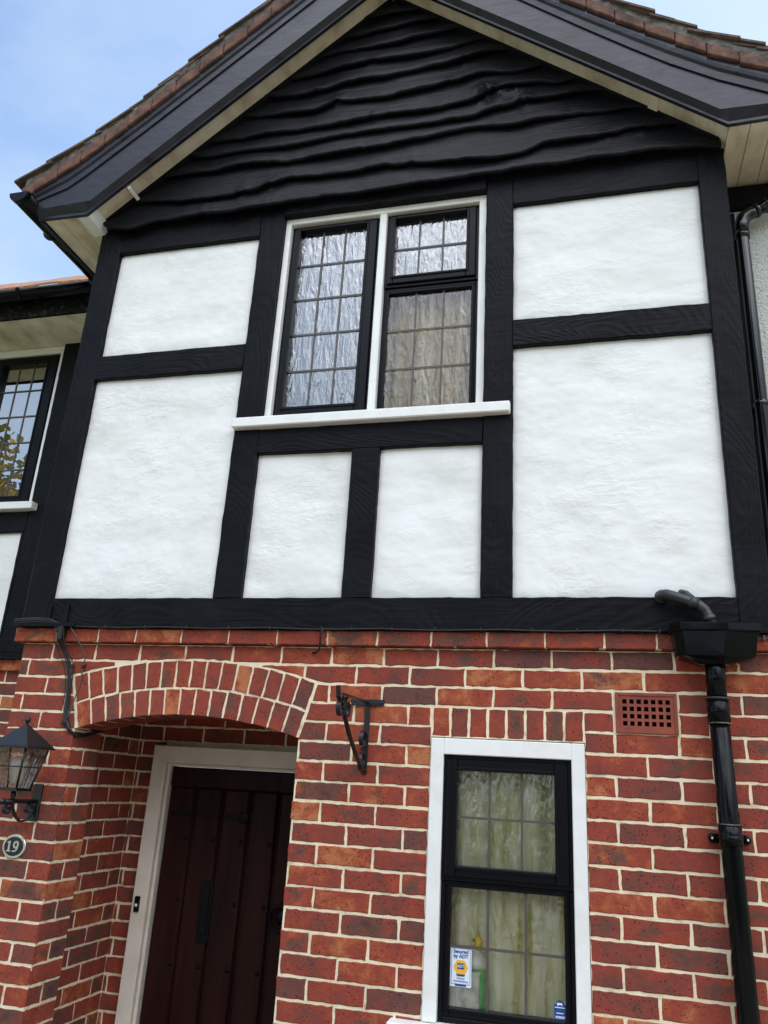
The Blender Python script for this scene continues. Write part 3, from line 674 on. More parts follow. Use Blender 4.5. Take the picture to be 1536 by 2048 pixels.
def ev(c, x):
    if x <= c[0][0]: return c[0][1]
    for (a, za), (b_, zb) in zip(c, c[1:]):
        if x <= b_: t = (x - a) / (b_ - a); t = t * t * (3 - 2 * t) * .5 + t * .5; return za + (zb - za) * t
    return c[-1][1]
for ci, c in enumerate(curves):
    x0, x1 = c[0][0], c[-1][0]
    n = int((x1 - x0) / .012); a = MB(); vs = []; k = 0; sd = ci * 7.3
    prof = None; cols_ = []
    for i in range(n + 1):
        x = x0 + (x1 - x0) * i / n
        zl = ev(c, x) + noise.noise(Vector((x * 7, sd, 0))) * .010 + noise.noise(Vector((x * 22, sd, 1))) * .005 + noise.noise(Vector((x * 60, sd, 2))) * .003
        top = (ev(curves[ci + 1], x) if ci + 1 < len(curves) else zl + .13) + .03
        top = max(top, zl + .06)
        lim = SOF(x) + .015
        th = .026 + .006 * noise.noise(Vector((x * 5, sd, 9)))
        yb = -.102 - .009 * noise.noise(Vector((x * 3, sd, 5)))
        pts = [(zl + .012, -.070), (zl + .002, yb + .012), (zl - .0, yb + .004), (zl + .006, yb - .004), (zl + .016, yb - .003), (zl + .03, yb - .001)]
        for q in (.25, .42, .6, .8, 1): z = zl + .03 + (top - zl - .03) * q; pts.append((z, yb + .030 * q))
        pts.append((top, -.05))
        for z, y in pts:
            for kx, kz, ks in knots:
                d2 = ((x - kx) ** 2 * .5 + (z - kz) ** 2) / (ks * ks)
                if d2 < 6: y -= ks * .55 * math.exp(-d2) * (1 + 1.2 * noise.noise(Vector((x * 60, z * 60, 1)))) 
            y += noise.noise(Vector((x * 2.5, z * 16 + sd, 4))) * .003
            vs.append((x, y, min(z, lim)))
        k = len(pts)
    fs = [(i * k + j, (i + 1) * k + j, (i + 1) * k + j + 1, i * k + j + 1) for i in range(n) for j in range(k - 1)]
    fs += [tuple(range(k)), tuple(n * k + j for j in range(k))[::-1]]
    a.add(vs, fs, False)
    o = H(a, 'weatherboard', 'board')
    for p in o.data.polygons[:-2]: p.use_smooth = True
m = MB(); m.prism([(-2.50, 4.56), (.60, 4.56), (RX0, 5.87)], -.048, .06); H(m, 'gable_backing', 'board')

# ------------------------------------------------------------------ bargeboards, soffits, verge, roof
def mir(side, pts): return [(RX0 + side * d, z) for d, z in pts]
def lerp(pl, d):
    for (a, za), (b_, zb) in zip(pl, pl[1:]):
        if d <= b_: return za + (zb - za) * (d - a) / (b_ - a)
    return pl[-1][1]
faceT = {-1: [(0, 6.11), (1.547, 4.842), (1.737, 4.713), (1.89, 4.655)], 1: [(0, 6.11), (.709, 5.487), (1.115, 5.13), (1.47, 4.841), (1.628, 4.748), (1.757, 4.671), (1.89, 4.615)]}
stripT = {-1: [(0, 6.19), (1.29, 5.126), (1.62, 4.872), (1.72, 4.805), (1.93, 4.68)], 1: [(0, 6.19), (.819, 5.465), (1.118, 5.222), (1.375, 5.02), (1.566, 4.871), (1.766, 4.755), (1.93, 4.675)]}
low = [(0, 5.853), (1.592, 4.548), (1.89, 4.556)]
lowc = [(0, 5.893), (1.562, 4.612), (1.875, 4.602)]        # where the chamfer meets the face
YB0, YB1 = -.25, -.205
for side in (-1, 1):
    ds = sorted(set([0] + [d for d, _ in faceT[side]] + [1.592, 1.562, 1.2, .8, .4, 1.875]))
    a = MB(); vs = []
    for d in ds:
        x = RX0 + side * d
        prof = [(YB1, lerp(low, d)), (YB0 + .026, lerp(low, d)), (YB0 + .026, lerp(low, d) + .014), (YB0, lerp(lowc, d)), (YB0, lerp(faceT[side], d)), (YB1, lerp(faceT[side], d))]
        vs += [(x, y, z) for y, z in prof]
    k = 6; n = len(ds) - 1
    fs = [(i * k + j, (i + 1) * k + j, (i + 1) * k + (j + 1) % k, i * k + (j + 1) % k) for i in range(n) for j in range(k)] + [tuple(range(k)), tuple(n * k + j for j in range(k))[::-1]]
    a.add(vs, fs); H(a, 'bargeboard', 'barge')
    # moulded capping strip
    a = MB(); vs = []; ds = [0] + [.2 * q for q in range(1, 7)] + [d for d, _ in stripT[side][1:] if d > 1.25]
    for d in sorted(set(ds)):
        x = RX0 + side * d; zb, zt = lerp(faceT[side], min(d, 1.93)) - .012, lerp(stripT[side], d)
        h = zt - zb
        vs += [(x, y, z) for y, z in ((YB1, zb), (YB0 - .008, zb), (YB0 - .010, zb + h * .3), (YB0 - .011, zb + h * .42), (YB0 - .020, zb + h * .55), (YB0 - .024, zb + h * .75), (YB0 - .023, zt), (YB1, zt))]
    k = 8; n = len(set(ds)) - 1
    fs = [(i * k + j, (i + 1) * k + j, (i + 1) * k + (j + 1) % k, i * k + (j + 1) % k) for i in range(n) for j in range(k)] + [tuple(range(k)), tuple(n * k + j for j in range(k))[::-1]]
    a.add(vs, fs); H(a, 'verge_moulding', 'barge')
    # raking soffit in two boards, flat eaves soffit boards
    for (ya, yb2, dz) in ((-.0485, -.135, 0), (-.137, -.2045, -.004)):
        a = MB(); z1 = 5.885 + dz
        q = []
        for d in (0, 1.60): x = RX0 + side * d; z = z1 - .82 * d; q += [(x, ya, z), (x, yb2, z), (x, yb2, z + .02), (x, ya, z + .02)]
        a.add(q, [(0, 4, 5, 1), (1, 5, 6, 2), (2, 6, 7, 3), (3, 7, 4, 0), (0, 1, 2, 3), (4, 7, 6, 5)]); H(a, 'raking_soffit', 'cream')
    a = MB(); q = []
    for d in (.01, 1.575): x = RX0 + side * d; z = 5.884 - .82 * d; q += [(x, -.0492, z), (x, -.108, z), (x, -.105, z - .014), (x, -.0492, z - .03)]
    a.add(q, [(0, 4, 5, 1), (1, 5, 6, 2), (2, 6, 7, 3), (3, 7, 4, 0), (0, 1, 2, 3), (4, 7, 6, 5)]); H(a, 'gable_fillet', 'board')
    yend = .94 if side < 0 else .195
    inner = 1.60
    for j in range(3):
        a = MB(); w = (1.865 - inner) / 3; x0 = RX0 + side * (inner + w * j + .0012); x1 = RX0 + side * (inner + w * (j + 1) - .0012)
        a.box(min(x0, x1), max(x0, x1), YB1 + .001, yend, 4.560, 4.574); H(a, 'eaves_soffit', 'cream', .0015)
    a = MB(); x0, x1 = RX0 + side * 1.868, RX0 + side * 1.888; a.box(min(x0, x1), max(x0, x1), YB1 + .001, yend, 4.548, 4.69); H(a, 'fascia', 'barge')
    # verge tiles: 165 mm units on edge
    a = MB(); d = .0
    gp = .0028
    sl = lambda q: lerp(stripT[side], min(q, 1.93)) - (max(0, q - 1.93)) * .6
    while d < 1.97:
        d1 = min(d + .127, 1.985)
        za, zb = sl(d) + .004, sl(d1) + .004; e = random.uniform(-.004, .004); hh = .078 if side < 0 else .062
        xa, xb = RX0 + side * (d + gp / 2), RX0 + side * (d1 - gp / 2)
        y0, y1 = YB0 - .040 + e, -.1; tw = random.uniform(-.014, -.004)
        a.add([(xa, y0, za + tw), (xb, y0, zb), (xb, y1, zb), (xa, y1, za), (xa, y0, za + hh + tw), (xb, y0, zb + hh), (xb, y1, zb + hh), (xa, y1, za + hh)],
              [(0, 3, 2, 1), (4, 5, 6, 7), (0, 1, 5, 4), (1, 2, 6, 5), (2, 3, 7, 6), (3, 0, 4, 7)])
        d = d1
    H(a, 'verge_tile', 'verge', .004, label='red clay tiles on edge along the ' + ('left' if side < 0 else 'right') + ' verge')
    # mortar bedding wedge
    a = MB(); vs = []; ds = [.1 * q for q in range(0, 20)] + [1.97]; hh = .078 if side < 0 else .062
    for d in ds:
        x = RX0 + side * d; z = sl(d) + hh + .004; jy = random.uniform(-.006, .006)
        vs += [(x, YB0 - .035 + jy, z - .01), (x, YB0 - .030 + jy, z + .072), (x, 0, z + .072), (x, 0, z - .01)]
    k = 4; n = len(ds) - 1
    fs = [(i * k + j, (i + 1) * k + j, (i + 1) * k + (j + 1) % k, i * k + (j + 1) % k) for i in range(n) for j in range(k)] + [(0, 1, 2, 3), tuple(n * k + j for j in range(k))[::-1]]
    a.add(vs, fs); H(a, 'verge_bedding', 'bedding')
    # plain tiles, 100 mm gauge, each tile tilted on the two below
    a = MB(); d = 2.03; top = hh + .060
    while d > .02:
        sz = sl(d); slope = math.atan2(sl(max(0, d - .1)) - sl(d + .001), .101) - .085
        ln = .235; cu = math.cos(slope) * ln; su = math.sin(slope) * ln
        y = YB0 - .044 + random.uniform(-.012, .012); jj = 0
        while y < 3.6:
            w = .165 if jj else random.choice((.165, .0825, .165)); lift = random.uniform(0, .006); dd = d + random.uniform(-.006, .008)
            xa = RX0 + side * dd; xb = RX0 + side * max(dd - cu, 0.0); za = sz + top + lift; zb = za + su * ((dd - max(dd - cu, 0)) / cu)
            if xa != xb:
                tk = .013
                a.add([(xa, y + .001, za), (xb, y + .001, zb), (xb, y + w - .001, zb), (xa, y + w - .001, za), (xa, y + .001, za + tk), (xb, y + .001, zb + tk), (xb, y + w - .001, zb + tk), (xa, y + w - .001, za + tk)],
                      [(0, 3, 2, 1), (4, 5, 6, 7), (0, 1, 5, 4), (1, 2, 6, 5), (2, 3, 7, 6), (3, 0, 4, 7)])
            y += w; jj += 1
            if jj > 2: w = .165
        d -= .1 * math.cos(slope)
    H(a, 'roof', 'tile', label='clay tiled ' + ('left' if side < 0 else 'right') + ' slope of the gable roof')
a = MB(); a.tube([(RX0, YB0 - .05, 6.28), (RX0, 3.6, 6.28)], .11, 14); H(a, 'ridge', 'tile')
a = MB(); a.prism([(RX0 - 1.87, 4.70), (RX0 + 1.87, 4.70), (RX0, 6.17)], -.04, 3.5); H(a, 'roof_core', 'hole')
# white end blocks where the rake meets the eaves
a = MB(); a.add([(-2.60, -.204, 4.545), (-2.535, -.204, 4.545), (-2.505, -.204, 4.598), (-2.56, -.204, 4.60), (-2.60, -.052, 4.545), (-2.535, -.052, 4.545), (-2.505, -.052, 4.598), (-2.56, -.052, 4.60)],
      [(0, 1, 2, 3), (7, 6, 5, 4), (0, 4, 5, 1), (1, 5, 6, 2), (2, 6, 7, 3), (3, 7, 4, 0)]); H(a, 'soffit_end_block', 'white')
R40 = Matrix.Rotation(-math.atan(.82), 3, 'Y')
a = MB(); a.box(-2.345, -2.325, -.2, -.11, 4.70, 4.745, rot=R40); H(a, 'soffit_joint_cover', 'white')
a = MB(); a.box(.335, .385, -.2, -.11, 4.80, 4.835, rot=Matrix.Rotation(math.atan(.82), 3, 'Y')); H(a, 'soffit_joint_cover', 'cream')

# gutters of the bay
def gutter(axis, a0, a1, c, z, r=.056, name='gutter', wing=False):
    a = MB(); n = 12; vs = []
    for l in (a0, a1):
        for rr in (r, r - .004):
            for k in range(n + 1):
                t = PI + PI * k / n; u, w = rr * math.cos(t), rr * math.sin(t)
                vs.append((c + u, l, z + w) if axis == 'Y' else (l, c + u, z + w))
    m_ = n + 1; fs = []
    for k in range(n):
        fs.append((k, k + 1, 2 * m_ + k + 1, 2 * m_ + k)); fs.append((m_ + k, 3 * m_ + k, 3 * m_ + k + 1, m_ + k + 1))
        fs.append((k, m_ + k, m_ + k + 1, k + 1)); fs.append((2 * m_ + k, 2 * m_ + k + 1, 3 * m_ + k + 1, 3 * m_ + k))
    fs += [(0, 2 * m_, 3 * m_, m_), (n, m_ + n, 3 * m_ + n, 2 * m_ + n)]
    a.add(vs, fs, True); return H(a, name, 'plastic')
for side in (-1, 1):
    gx = RX0 + side * 1.955; ye = .60 if side < 0 else .9
    g = gutter('Y', -.318, ye, gx, 4.66)
    a = MB(); a.prism([(gx + .060 * math.cos(PI + PI * k / 14), 4.662 + .060 * math.sin(PI + PI * k / 14)) for k in range(15)], -.330, -.300); H(a, 'gutter_end_cap', 'upvc', parent=g, bevel=.002)
    for yy in (-.02, .42):
        a = MB()
        pts = [(gx + .062 * math.cos(PI + PI * k / 10), yy, 4.662 + .062 * math.sin(PI + PI * k / 10)) for k in range(11)]
        a.tube(pts, .012, flat=(.012, .004)); H(a, 'gutter_bracket', 'plastic', parent=g)
# outlet and elbow of the left gutter, dropping to the wing gutter
a = MB(); a.tube([(-2.9, .58, 4.64), (-2.9, .60, 4.58), (-2.88, .64, 4.53), (-2.86, .68, 4.50)], .034, 12); a.tube([(-2.9, .585, 4.62), (-2.9, .60, 4.585)], .04, 12); H(a, 'gutter_outlet', 'oldplastic')

# ------------------------------------------------------------------ windows
def frame_ring(m, x0, x1, z0, z1, w, y0, y1, wt=None, wb=None):
    wt = wt or w; wb = wb or w
    m.box(x0, x0 + w, y0, y1, z0, z1); m.box(x1 - w, x1, y0, y1, z0, z1)
    m.box(x0 + w, x1 - w, y0, y1, z1 - wt, z1); m.box(x0 + w, x1 - w, y0, y1, z0, z0 + wb)
def glazing(win, gx0, gx1, gz0, gz1, y, cols, rws, gm, lw=.0045):
    m = MB(); m.add([(gx0, y, gz0), (gx1, y, gz0), (gx1, y, gz1), (gx0, y, gz1)], [(0, 1, 2, 3)]); part(m, 'pane', gm, win)
    m = MB()
    for yy in (y - .003,):
        for i in range(1, cols): x = gx0 + (gx1 - gx0) * i / cols; m.box(x - lw, x + lw, yy - .0015, yy + .0015, gz0, gz1)
        for i in range(1, rws): z = gz0 + (gz1 - gz0) * i / rws; m.box(gx0, gx1, yy - .0035, yy - .0017, z - lw, z + lw)
    part(m, 'lead_came', 'lead', win)
def casement(win, x0, x1, z0, z1, gx0, gx1, gz0, gz1, y, cols, rws, gm, sash=True):
    """outer frame, sash frame and glass with leads"""
    m = MB(); f = .016
    frame_ring(m, x0, x1, z0, z1, f, y - .004, y + .05)
    part(m, 'frame', 'upvc', win, .002)
    m = MB()
    a, b, c, d = gx0 - x0 - f, x1 - f - gx1, gz0 - z0 - f, z1 - f - gz1
    yy = y - (.016 if sash else .0)
    m.box(x0 + f, gx0, yy, y + .035, z0 + f, z1 - f); m.box(gx1, x1 - f, yy, y + .035, z0 + f, z1 - f)
    m.box(gx0, gx1, yy, y + .035, gz1, z1 - f); m.box(gx0, gx1, yy, y + .035, z0 + f, gz0)
    part(m, 'sash', 'upvc', win, .003)
    m = MB(); frame_ring(m, gx0 - .013, gx1 + .013, gz0 - .013, gz1 + .013, .013, yy - .006, yy - .0002); part(m, 'glazing_bead', 'upvc', win, .0025)
    glazing(win, gx0, gx1, gz0, gz1, y + .012, cols, rws, gm)
def window_part(name, label): 
    o = bpy.data.objects.new(name, None); COL.objects.link(o); o.parent = HOUSE; o['label'] = label; o.empty_display_size = .1; return o
# upper window
UW = window_part('window', 'leaded upstairs casement window in the middle of the gable front')
m = MB(); y0, y1 = -.022, .06
m.box(-1.4715, -1.441, y0, y1, 3.372, 4.516); m.box(-.464, -.4265, y0, y1, 3.372, 4.516); m.box(-1.441, -.464, y0, y1, 4.482, 4.516); m.box(-.966, -.930, y0 + .002, y1, 3.372, 4.482)
part(m, 'white_frame', 'white', UW, .003)
casement(UW, -1.4408, -.9662, 3.3735, 4.4818, -1.392, -1.036, 3.432, 4.448, .012, 3, 5, 'glass_obs')
casement(UW, -.9298, -.4642, 4.052, 4.4818, -.884, -.526, 4.108, 4.446, .008, 3, 2, 'glass_obs')
casement(UW, -.9298, -.4642, 3.3735, 4.051, -.903, -.500, 3.402, 4.022, .018, 3, 3, 'glass_beige', sash=False)
m = MB(); m.add([(-1.602, -.088, 3.302), (-.307, -.088, 3.302), (-.307, .03, 3.302), (-1.602, .03, 3.302), (-1.602, -.088, 3.351), (-.307, -.088, 3.351), (-.307, .03, 3.3715), (-1.602, .03, 3.3715)],
      [(0, 3, 2, 1), (4, 5, 6, 7), (0, 1, 5, 4), (1, 2, 6, 5), (2, 3, 7, 6), (3, 0, 4, 7)]); part(m, 'window_sill', 'white', UW, .005)
# lower window
LW = window_part('window', 'tall narrow leaded downstairs window in white frame beside the front door')
m = MB(); y0, y1 = -.008, .06
m.box(WX0, -.562, y0, y1, .99, 1.948); m.box(-.083, WX1, y0, y1, .99, 1.948); m.box(-.562, -.083, y0, y1, 1.888, 1.948)
part(m, 'white_frame', 'white', LW, .003)
casement(LW, -.5618, -.0832, 1.445, 1.8878, -.507, -.146, 1.497, 1.832, .012, 3, 2, 'glass_obs_low')
casement(LW, -.5618, -.0832, .991, 1.444, -.524, -.119, 1.037, 1.423, .022, 3, 2, 'glass_obs_low', sash=False)
m = MB(); m.box(-.727, .075, -.06, .03, .935, .988); m.box(-.715, .063, -.05, .03, .90, .9345); part(m, 'window_sill', 'white', LW, .004)
m = MB(); m.box(-.5, .0, .06, .3, .9, .98) ; 

def curtain(name, label, x0, x1, z0, z1, y, amp, wl, m, cat='curtain', grp=None):
    a = MB(); n = int((x1 - x0) / .004); vs = []; nz = 12
    for i in range(n + 1):
        x = x0 + (x1 - x0) * i / n
        for j in range(nz + 1):
            z = z0 + (z1 - z0) * j / nz
            ph = 2 * PI * x / wl + 1.7 * math.sin(x * 9) + .5 * math.sin(z * 1.3 + x * 4)
            vs.append((x + .004 * math.sin(z * 3 + x * 20), y + amp * math.sin(ph) * (1 - .25 * j / nz), z))
    fs = [(i * (nz + 1) + j, (i + 1) * (nz + 1) + j, (i + 1) * (nz + 1) + j + 1, i * (nz + 1) + j + 1) for i in range(n) for j in range(nz)]
    a.add(vs, fs, True); o = a.build(name, M[m]); tag(o, label, cat, grp); return o
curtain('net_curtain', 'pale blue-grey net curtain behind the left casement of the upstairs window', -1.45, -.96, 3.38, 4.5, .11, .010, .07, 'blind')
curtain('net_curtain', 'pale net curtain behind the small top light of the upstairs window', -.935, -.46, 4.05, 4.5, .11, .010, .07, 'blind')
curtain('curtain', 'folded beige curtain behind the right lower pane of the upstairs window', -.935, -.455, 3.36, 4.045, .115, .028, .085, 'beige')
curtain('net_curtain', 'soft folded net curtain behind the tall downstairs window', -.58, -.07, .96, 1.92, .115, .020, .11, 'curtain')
def room(x0, x1, y0, y1, z0, z1):
    a = MB(); t = .02
    a.box(x0, x1, y1, y1 + t, z0, z1); a.box(x0 - t, x0, y0, y1 + t, z0, z1); a.box(x1, x1 + t, y0, y1 + t, z0, z1); a.box(x0 - t, x1 + t, y0, y1 + t, z0 - t, z0); a.box(x0 - t, x1 + t, y0, y1 + t, z1, z1 + t)
    return H(a, 'room_lining', 'room')
room(-1.465, -.435, .121, .6, 3.335, 4.52); room(-.605, -.04, .104, .5, .90, 1.945)

# ------------------------------------------------------------------ front door
FY = .60
m = MB(); m.box(-2.150, -2.072, FY, .70, .02, 1.893); m.box(-1.308, -1.23, FY, .70, .02, 1.893); m.box(-2.072, -1.308, FY, .70, 1.812, 1.893)
m.box(-2.072, -2.056, FY + .022, .70, .02, 1.812); m.box(-1.324, -1.308, FY + .022, .70, .02, 1.812); m.box(-2.056, -1.324, FY + .022, .70, 1.798, 1.812)
H(m, 'door_frame', 'frame_taupe', .004)
D = window_part('door', 'dark stained plank front door with iron studs')
m = MB(); dx0, dx1 = -2.055, -1.325; m.box(dx0, dx1, .662, .70, .03, 1.797); part(m, 'backing_board', 'door', D)
m = MB(); nb = 5; w = (dx1 - dx0) / nb
for i in range(nb): m.box(dx0 + w * i + .004, dx0 + w * (i + 1) - .004, .646, .6618, .032, 1.70)
m.box(dx0 + .002, dx1 - .002, .640, .6618, 1.702, 1.795)
part(m, 'plank', 'door', D, .006)
m = MB()
for i in range(nb):                       # cover fillets either side of each joint
    if i: x = dx0 + w * i; m.tube([(x - .012, .646, .03), (x - .012, .646, 1.70)], .004, 6); m.tube([(x + .012, .646, .03), (x + .012, .646, 1.70)], .004, 6)
part(m, 'fillet', 'door', D)
for z in (1.47, 1.20, .93, .66, .39):
    for i in range(1, nb + 1):
        for xx in (dx0 + w * i - .03,):
            a = MB(); a.lathe([(.0001, -.008), (.006, -.007), (.0095, -.003), (.011, 0)], (xx, .646, z), 10, 'Y'); part(a, 'stud', 'door_iron', D)
m = MB(); m.box(-1.82, -1.755, .638, .646, 1.03, 1.29); m.box(-1.806, -1.769, .633, .638, 1.06, 1.26); part(m, 'letter_plate', 'door_iron', D, .002)
m = MB(); [m.box(dx0 + w * i_ + .022, dx0 + w * (i_ + 1) - .022, .6425, .646, 1.568, 1.592) for i_ in (0, 1)]; m.box(dx0 + w * 2 + .022, -1.655, .6425, .646, 1.568, 1.592); m.lathe([(.0001, -.006), (.026, -.006), (.028, 0)], (-1.645, .6455, 1.58), 14, 'Y'); part(m, 'strap_hinge', 'door_iron', D, .001)
m = MB(); cx, cz, rr = -1.408, 1.165, .05
m.tube([(cx + rr * math.cos(t * PI / 12), .628, cz + rr * math.sin(t * PI / 12)) for t in range(25)], .0065, 8, cap=False); m.lathe([(.0001, -.02), (.014, -.018), (.018, 0)], (cx, .646, cz + rr), 12, 'Y'); m.lathe([(.030, -.004), (.032, 0)], (cx, .646, cz), 16, 'Y')
part(m, 'ring_handle', 'door_iron', D)

DB = thing('doorbell', 'small black doorbell with a white button on the door frame', 'doorbell', (-2.118, FY, 1.167))
m = MB(); m.box(-2.131, -2.105, FY - .012, FY - .0005, 1.135, 1.203); part(m, 'case', 'upvc', DB, .003)
m = MB(); m.lathe([(.0001, -.005), (.006, -.0045), (.0078, 0)], (-2.118, FY - .012, 1.165), 14, 'Y'); part(m, 'button', 'bulb', DB)

# ------------------------------------------------------------------ left wing of the house
WY = .95
b = Bricks(lambda u, z, d: (u, WY + d, z))
for z in rows:
    k = round((z - Z0) / GZ)
    if z < 2.25: b.course(z, -4.6, -2.56, -3.3 + (0 if k % 2 else GL / 2), ())
x = -4.6
while x < -2.6: b.rect(x + .005, x + GL - .005, 2.288, 2.352, dep=-.03, back=.06); x += GL
b.build('brick_wall', label='brick wall of the set-back left wing')
m = MB(); m.box(-4.6, -2.56, WY + .0032, WY + .1, 0, 2.29); m.box(-4.6, -2.56, WY - .026, WY + .1, 2.2905, 2.350); H(m, 'wing_mortar', 'mortar')
def wbeam(x0, x1, z0, z1, vert, yf=WY - .03, mt=None): return beam(x0, x1, z0, z1, vert, yf=yf, yb=WY + .06, mat_=mt)
wbeam(-3.472, -3.2, 2.395, 4.54, True); wbeam(-4.6, -3.2, 2.395, 2.48, False, WY - .035)
m = MB()
for i in range(3): m.box(-4.6, -2.56, WY - .045 - .008 * i, WY + .05, 2.354 + .0137 * (2 - i), 2.354 + .0137 * (3 - i) - .001)
H(m, 'drip_moulding', 'board', .002)
wbeam(-3.60, -3.473, 2.481, 3.16, True) if False else None
wbeam(-4.6, -3.473, 3.162, 3.30, False)
panel(-4.5, -3.495, 2.48, 3.162, y=WY - .01); 
wbeam(-3.496, -3.4725, 2.481, 3.161, True)
m = MB(); m.box(-3.2, -2.56, WY + .001, WY + .1, 2.36, 4.56); m.box(-4.6, -3.2, WY + .061, WY + .1, 2.36, 3.34); m.box(-4.6, -3.2, WY + .061, WY + .1, 4.479, 4.60); H(m, 'wing_wall', 'render')
WW = window_part('window', 'clear leaded window high on the set-back left wing')
m = MB(); m.box(-3.505, -3.4735, WY - .012, WY + .06, 3.352, 4.53); m.box(-4.6, -3.505, WY - .012, WY + .06, 4.478, 4.53); m.box(-4.06, -4.03, WY - .012, WY + .06, 3.352, 4.478)
part(m, 'white_frame', 'white', WW, .003)
casement(WW, -4.029, -3.5055, 3.3535, 4.477, -3.958, -3.60, 3.42, 4.41, WY + .01, 3, 5, 'glass')
casement(WW, -4.6, -4.061, 3.3535, 4.477, -4.55, -4.12, 3.42, 4.41, WY + .01, 3, 5, 'glass')
m = MB(); m.box(-4.6, -3.415, WY - .085, WY + .03, 3.302, 3.351); part(m, 'window_sill', 'white', WW, .004)
curtain('net_curtain', 'pale curtain in the clear window of the set-back left wing', -4.5, -3.55, 3.36, 4.25, WY + .16, .014, .12, 'blind')
room(-4.58, -3.5, WY + .101, WY + .6, 3.345, 4.49)
for j in range(3):
    m = MB(); w = .33 / 3; m.box(-4.7, -2.56, WY - .035 - w * (j + 1) + .001, (WY - .035 - w * j - .001) if j else WY + .06, 4.532, 4.547); H(m, 'eaves_soffit', 'cream', .0015)
m = MB(); m.box(-4.7, -2.9, WY - .385, WY - .366, 4.52, 4.66); H(m, 'fascia', 'moss')
g = gutter('X', -4.7, -2.84, WY - .445, 4.665)
a = MB(); a.tube([(-3.52, WY - .445 + .062 * math.cos(PI + PI * k / 10), 4.667 + .062 * math.sin(PI + PI * k / 10)) for k in range(11)], .012, flat=(.012, .004)); H(a, 'gutter_bracket', 'plastic', parent=g)
# low pitched sprocketed eaves tiles, then roof going back
a = MB()
for r in range(22):
    y = WY - .47 + r * .1; z = 4.688 + r * .1 * math.tan(math.radians(24)); x = -4.9 - (.08 if r % 2 else 0)
    while x < -1.9:
        yy = y + random.uniform(-.006, .006); ra = math.radians(44 if r == 0 else 18); c_, s_ = math.cos(ra) * .26, math.sin(ra) * .26; e = random.uniform(0, .003)
        a.add([(x, yy, z + e), (x + .163, yy, z + e), (x + .163, yy + c_, z + s_), (x, yy + c_, z + s_), (x, yy, z + .016 + e), (x + .163, yy, z + .016 + e), (x + .163, yy + c_, z + s_ + .016), (x, yy + c_, z + s_ + .016)],
              [(0, 3, 2, 1), (4, 5, 6, 7), (0, 1, 5, 4), (1, 2, 6, 5), (2, 3, 7, 6), (3, 0, 4, 7)]); x += .165
H(a, 'roof', 'orange_tile', label='sunlit orange clay tiles over the left wing')

# ------------------------------------------------------------------ right wall (pebbledash, set back 0.2 m)
RY_ = .2
m = MB(); m.box(.645, 1.9, RY_, RY_ + .1, 0, 4.42); H(m, 'pebbledash_wall', 'pebble')
beam(.65, .715, 2.3, 4.40, True, yf=RY_ - .02, yb=RY_ - .001); 
beam(.65, 1.9, 4.43, 4.5455, False, yf=RY_ - .03, yb=RY_ + .1)
m = MB(); m.box(.89, 1.9, RY_ - .004, RY_ + 3, 4.60, 4.64); H(m, 'eaves_board', 'cream')

# ------------------------------------------------------------------ pipes
DP = thing('drainpipe', 'glossy black drainpipe with hopper head on the brick wall right of the window', 'drainpipe', (.44, -.05, 0))
m = MB(); py = -.062
m.tube([(.4335, py, 2.30), (.431, py, 2.10)], .0345, 20); m.tube([(.431, py, 2.13), (.4385, py, 1.66), (.4515, py, .9), (.4515, py, .05)], .034, 20); part(m, 'pipe', 'plastic', DP)
m = MB(); m.tube([(.432, py, 2.118), (.4325, py, 2.035)], .0385, 20); m.tube([(.432, py, 2.120), (.432, py, 2.112)], .040, 20); part(m, 'collar', 'plastic', DP)
m = MB(); m.tube([(.438, py, 1.70), (.439, py, 1.632)], .0385, 20); part(m, 'collar', 'plastic', DP)
for zc, xx in ((2.1205, .432), (2.0335, .4325), (1.7005, .438)):
    m = MB(); m.lathe([(.0395, -.0018), (.0400, 0), (.0395, .0018)], (xx, py, zc), 24); part(m, 'seal_ring', 'bedding', DP)
m = MB(); m.box(.375, .503, -.03, -.002, 1.638, 1.668); m.lathe([(.040, -.012), (.040, .012)], (.4385, py, 1.655), 20); part(m, 'wall_clip', 'plastic', DP, .003)
for xx in (.383, .495):
    m = MB(); m.lathe([(.0001, -.012), (.012, -.010), (.014, 0)], (xx, -.030, 1.653), 12, 'Y'); part(m, 'screw_cap', 'upvc', DP)
    m = MB(); m.lathe([(.0001, -.002), (.0045, -.001), (.0045, 0)], (xx, -.0418, 1.653), 10, 'Y'); part(m, 'screw', 'silver', DP)
# hopper: flared open box with rim
m = MB(); hx0, hx1, hb0, hb1 = .281, .590, .300, .568; hyf, hyb = -.150, -.036; zt, zm, zb_ = 2.378, 2.262, 2.236
plan = lambda a0, a1, f, bk: [(a0, bk), (a0, f + .022), (a0 + .032, f), (a1 - .115, f - .004), (a1 - .004, f + .020), (a1, bk)]
rA, rB, rC = plan(hx0 + .008, hx1 - .008, hyf + .006, hyb), plan(hb0, hb1, hyf + .014, hyb), plan(.385, .483, py - .042, hyb)
rC = [(.385, hyb), (.385, py - .02), (.405, py - .042), (.463, py - .042), (.483, py - .02), (.483, hyb)]
vs = [(x, y, zt - .028) for x, y in rA] + [(x, y, zm) for x, y in rB] + [(x, y, zb_) for x, y in rC]
m.add(vs, [tuple(range(6))] + [(i + 6 * k, (i + 1) % 6 + 6 * k, (i + 1) % 6 + 6 * k + 6, i + 6 * k + 6) for k in (0, 1) for i in range(6)] + [tuple(range(17, 11, -1))])
part(m, 'hopper', 'plastic', DP, .004, seg=2)
m = MB(); plo = plan(hx0, hx1, hyf - .002, hyb + .003); pli = plan(hx0 + .007, hx1 - .007, hyf + .006, hyb - .005)
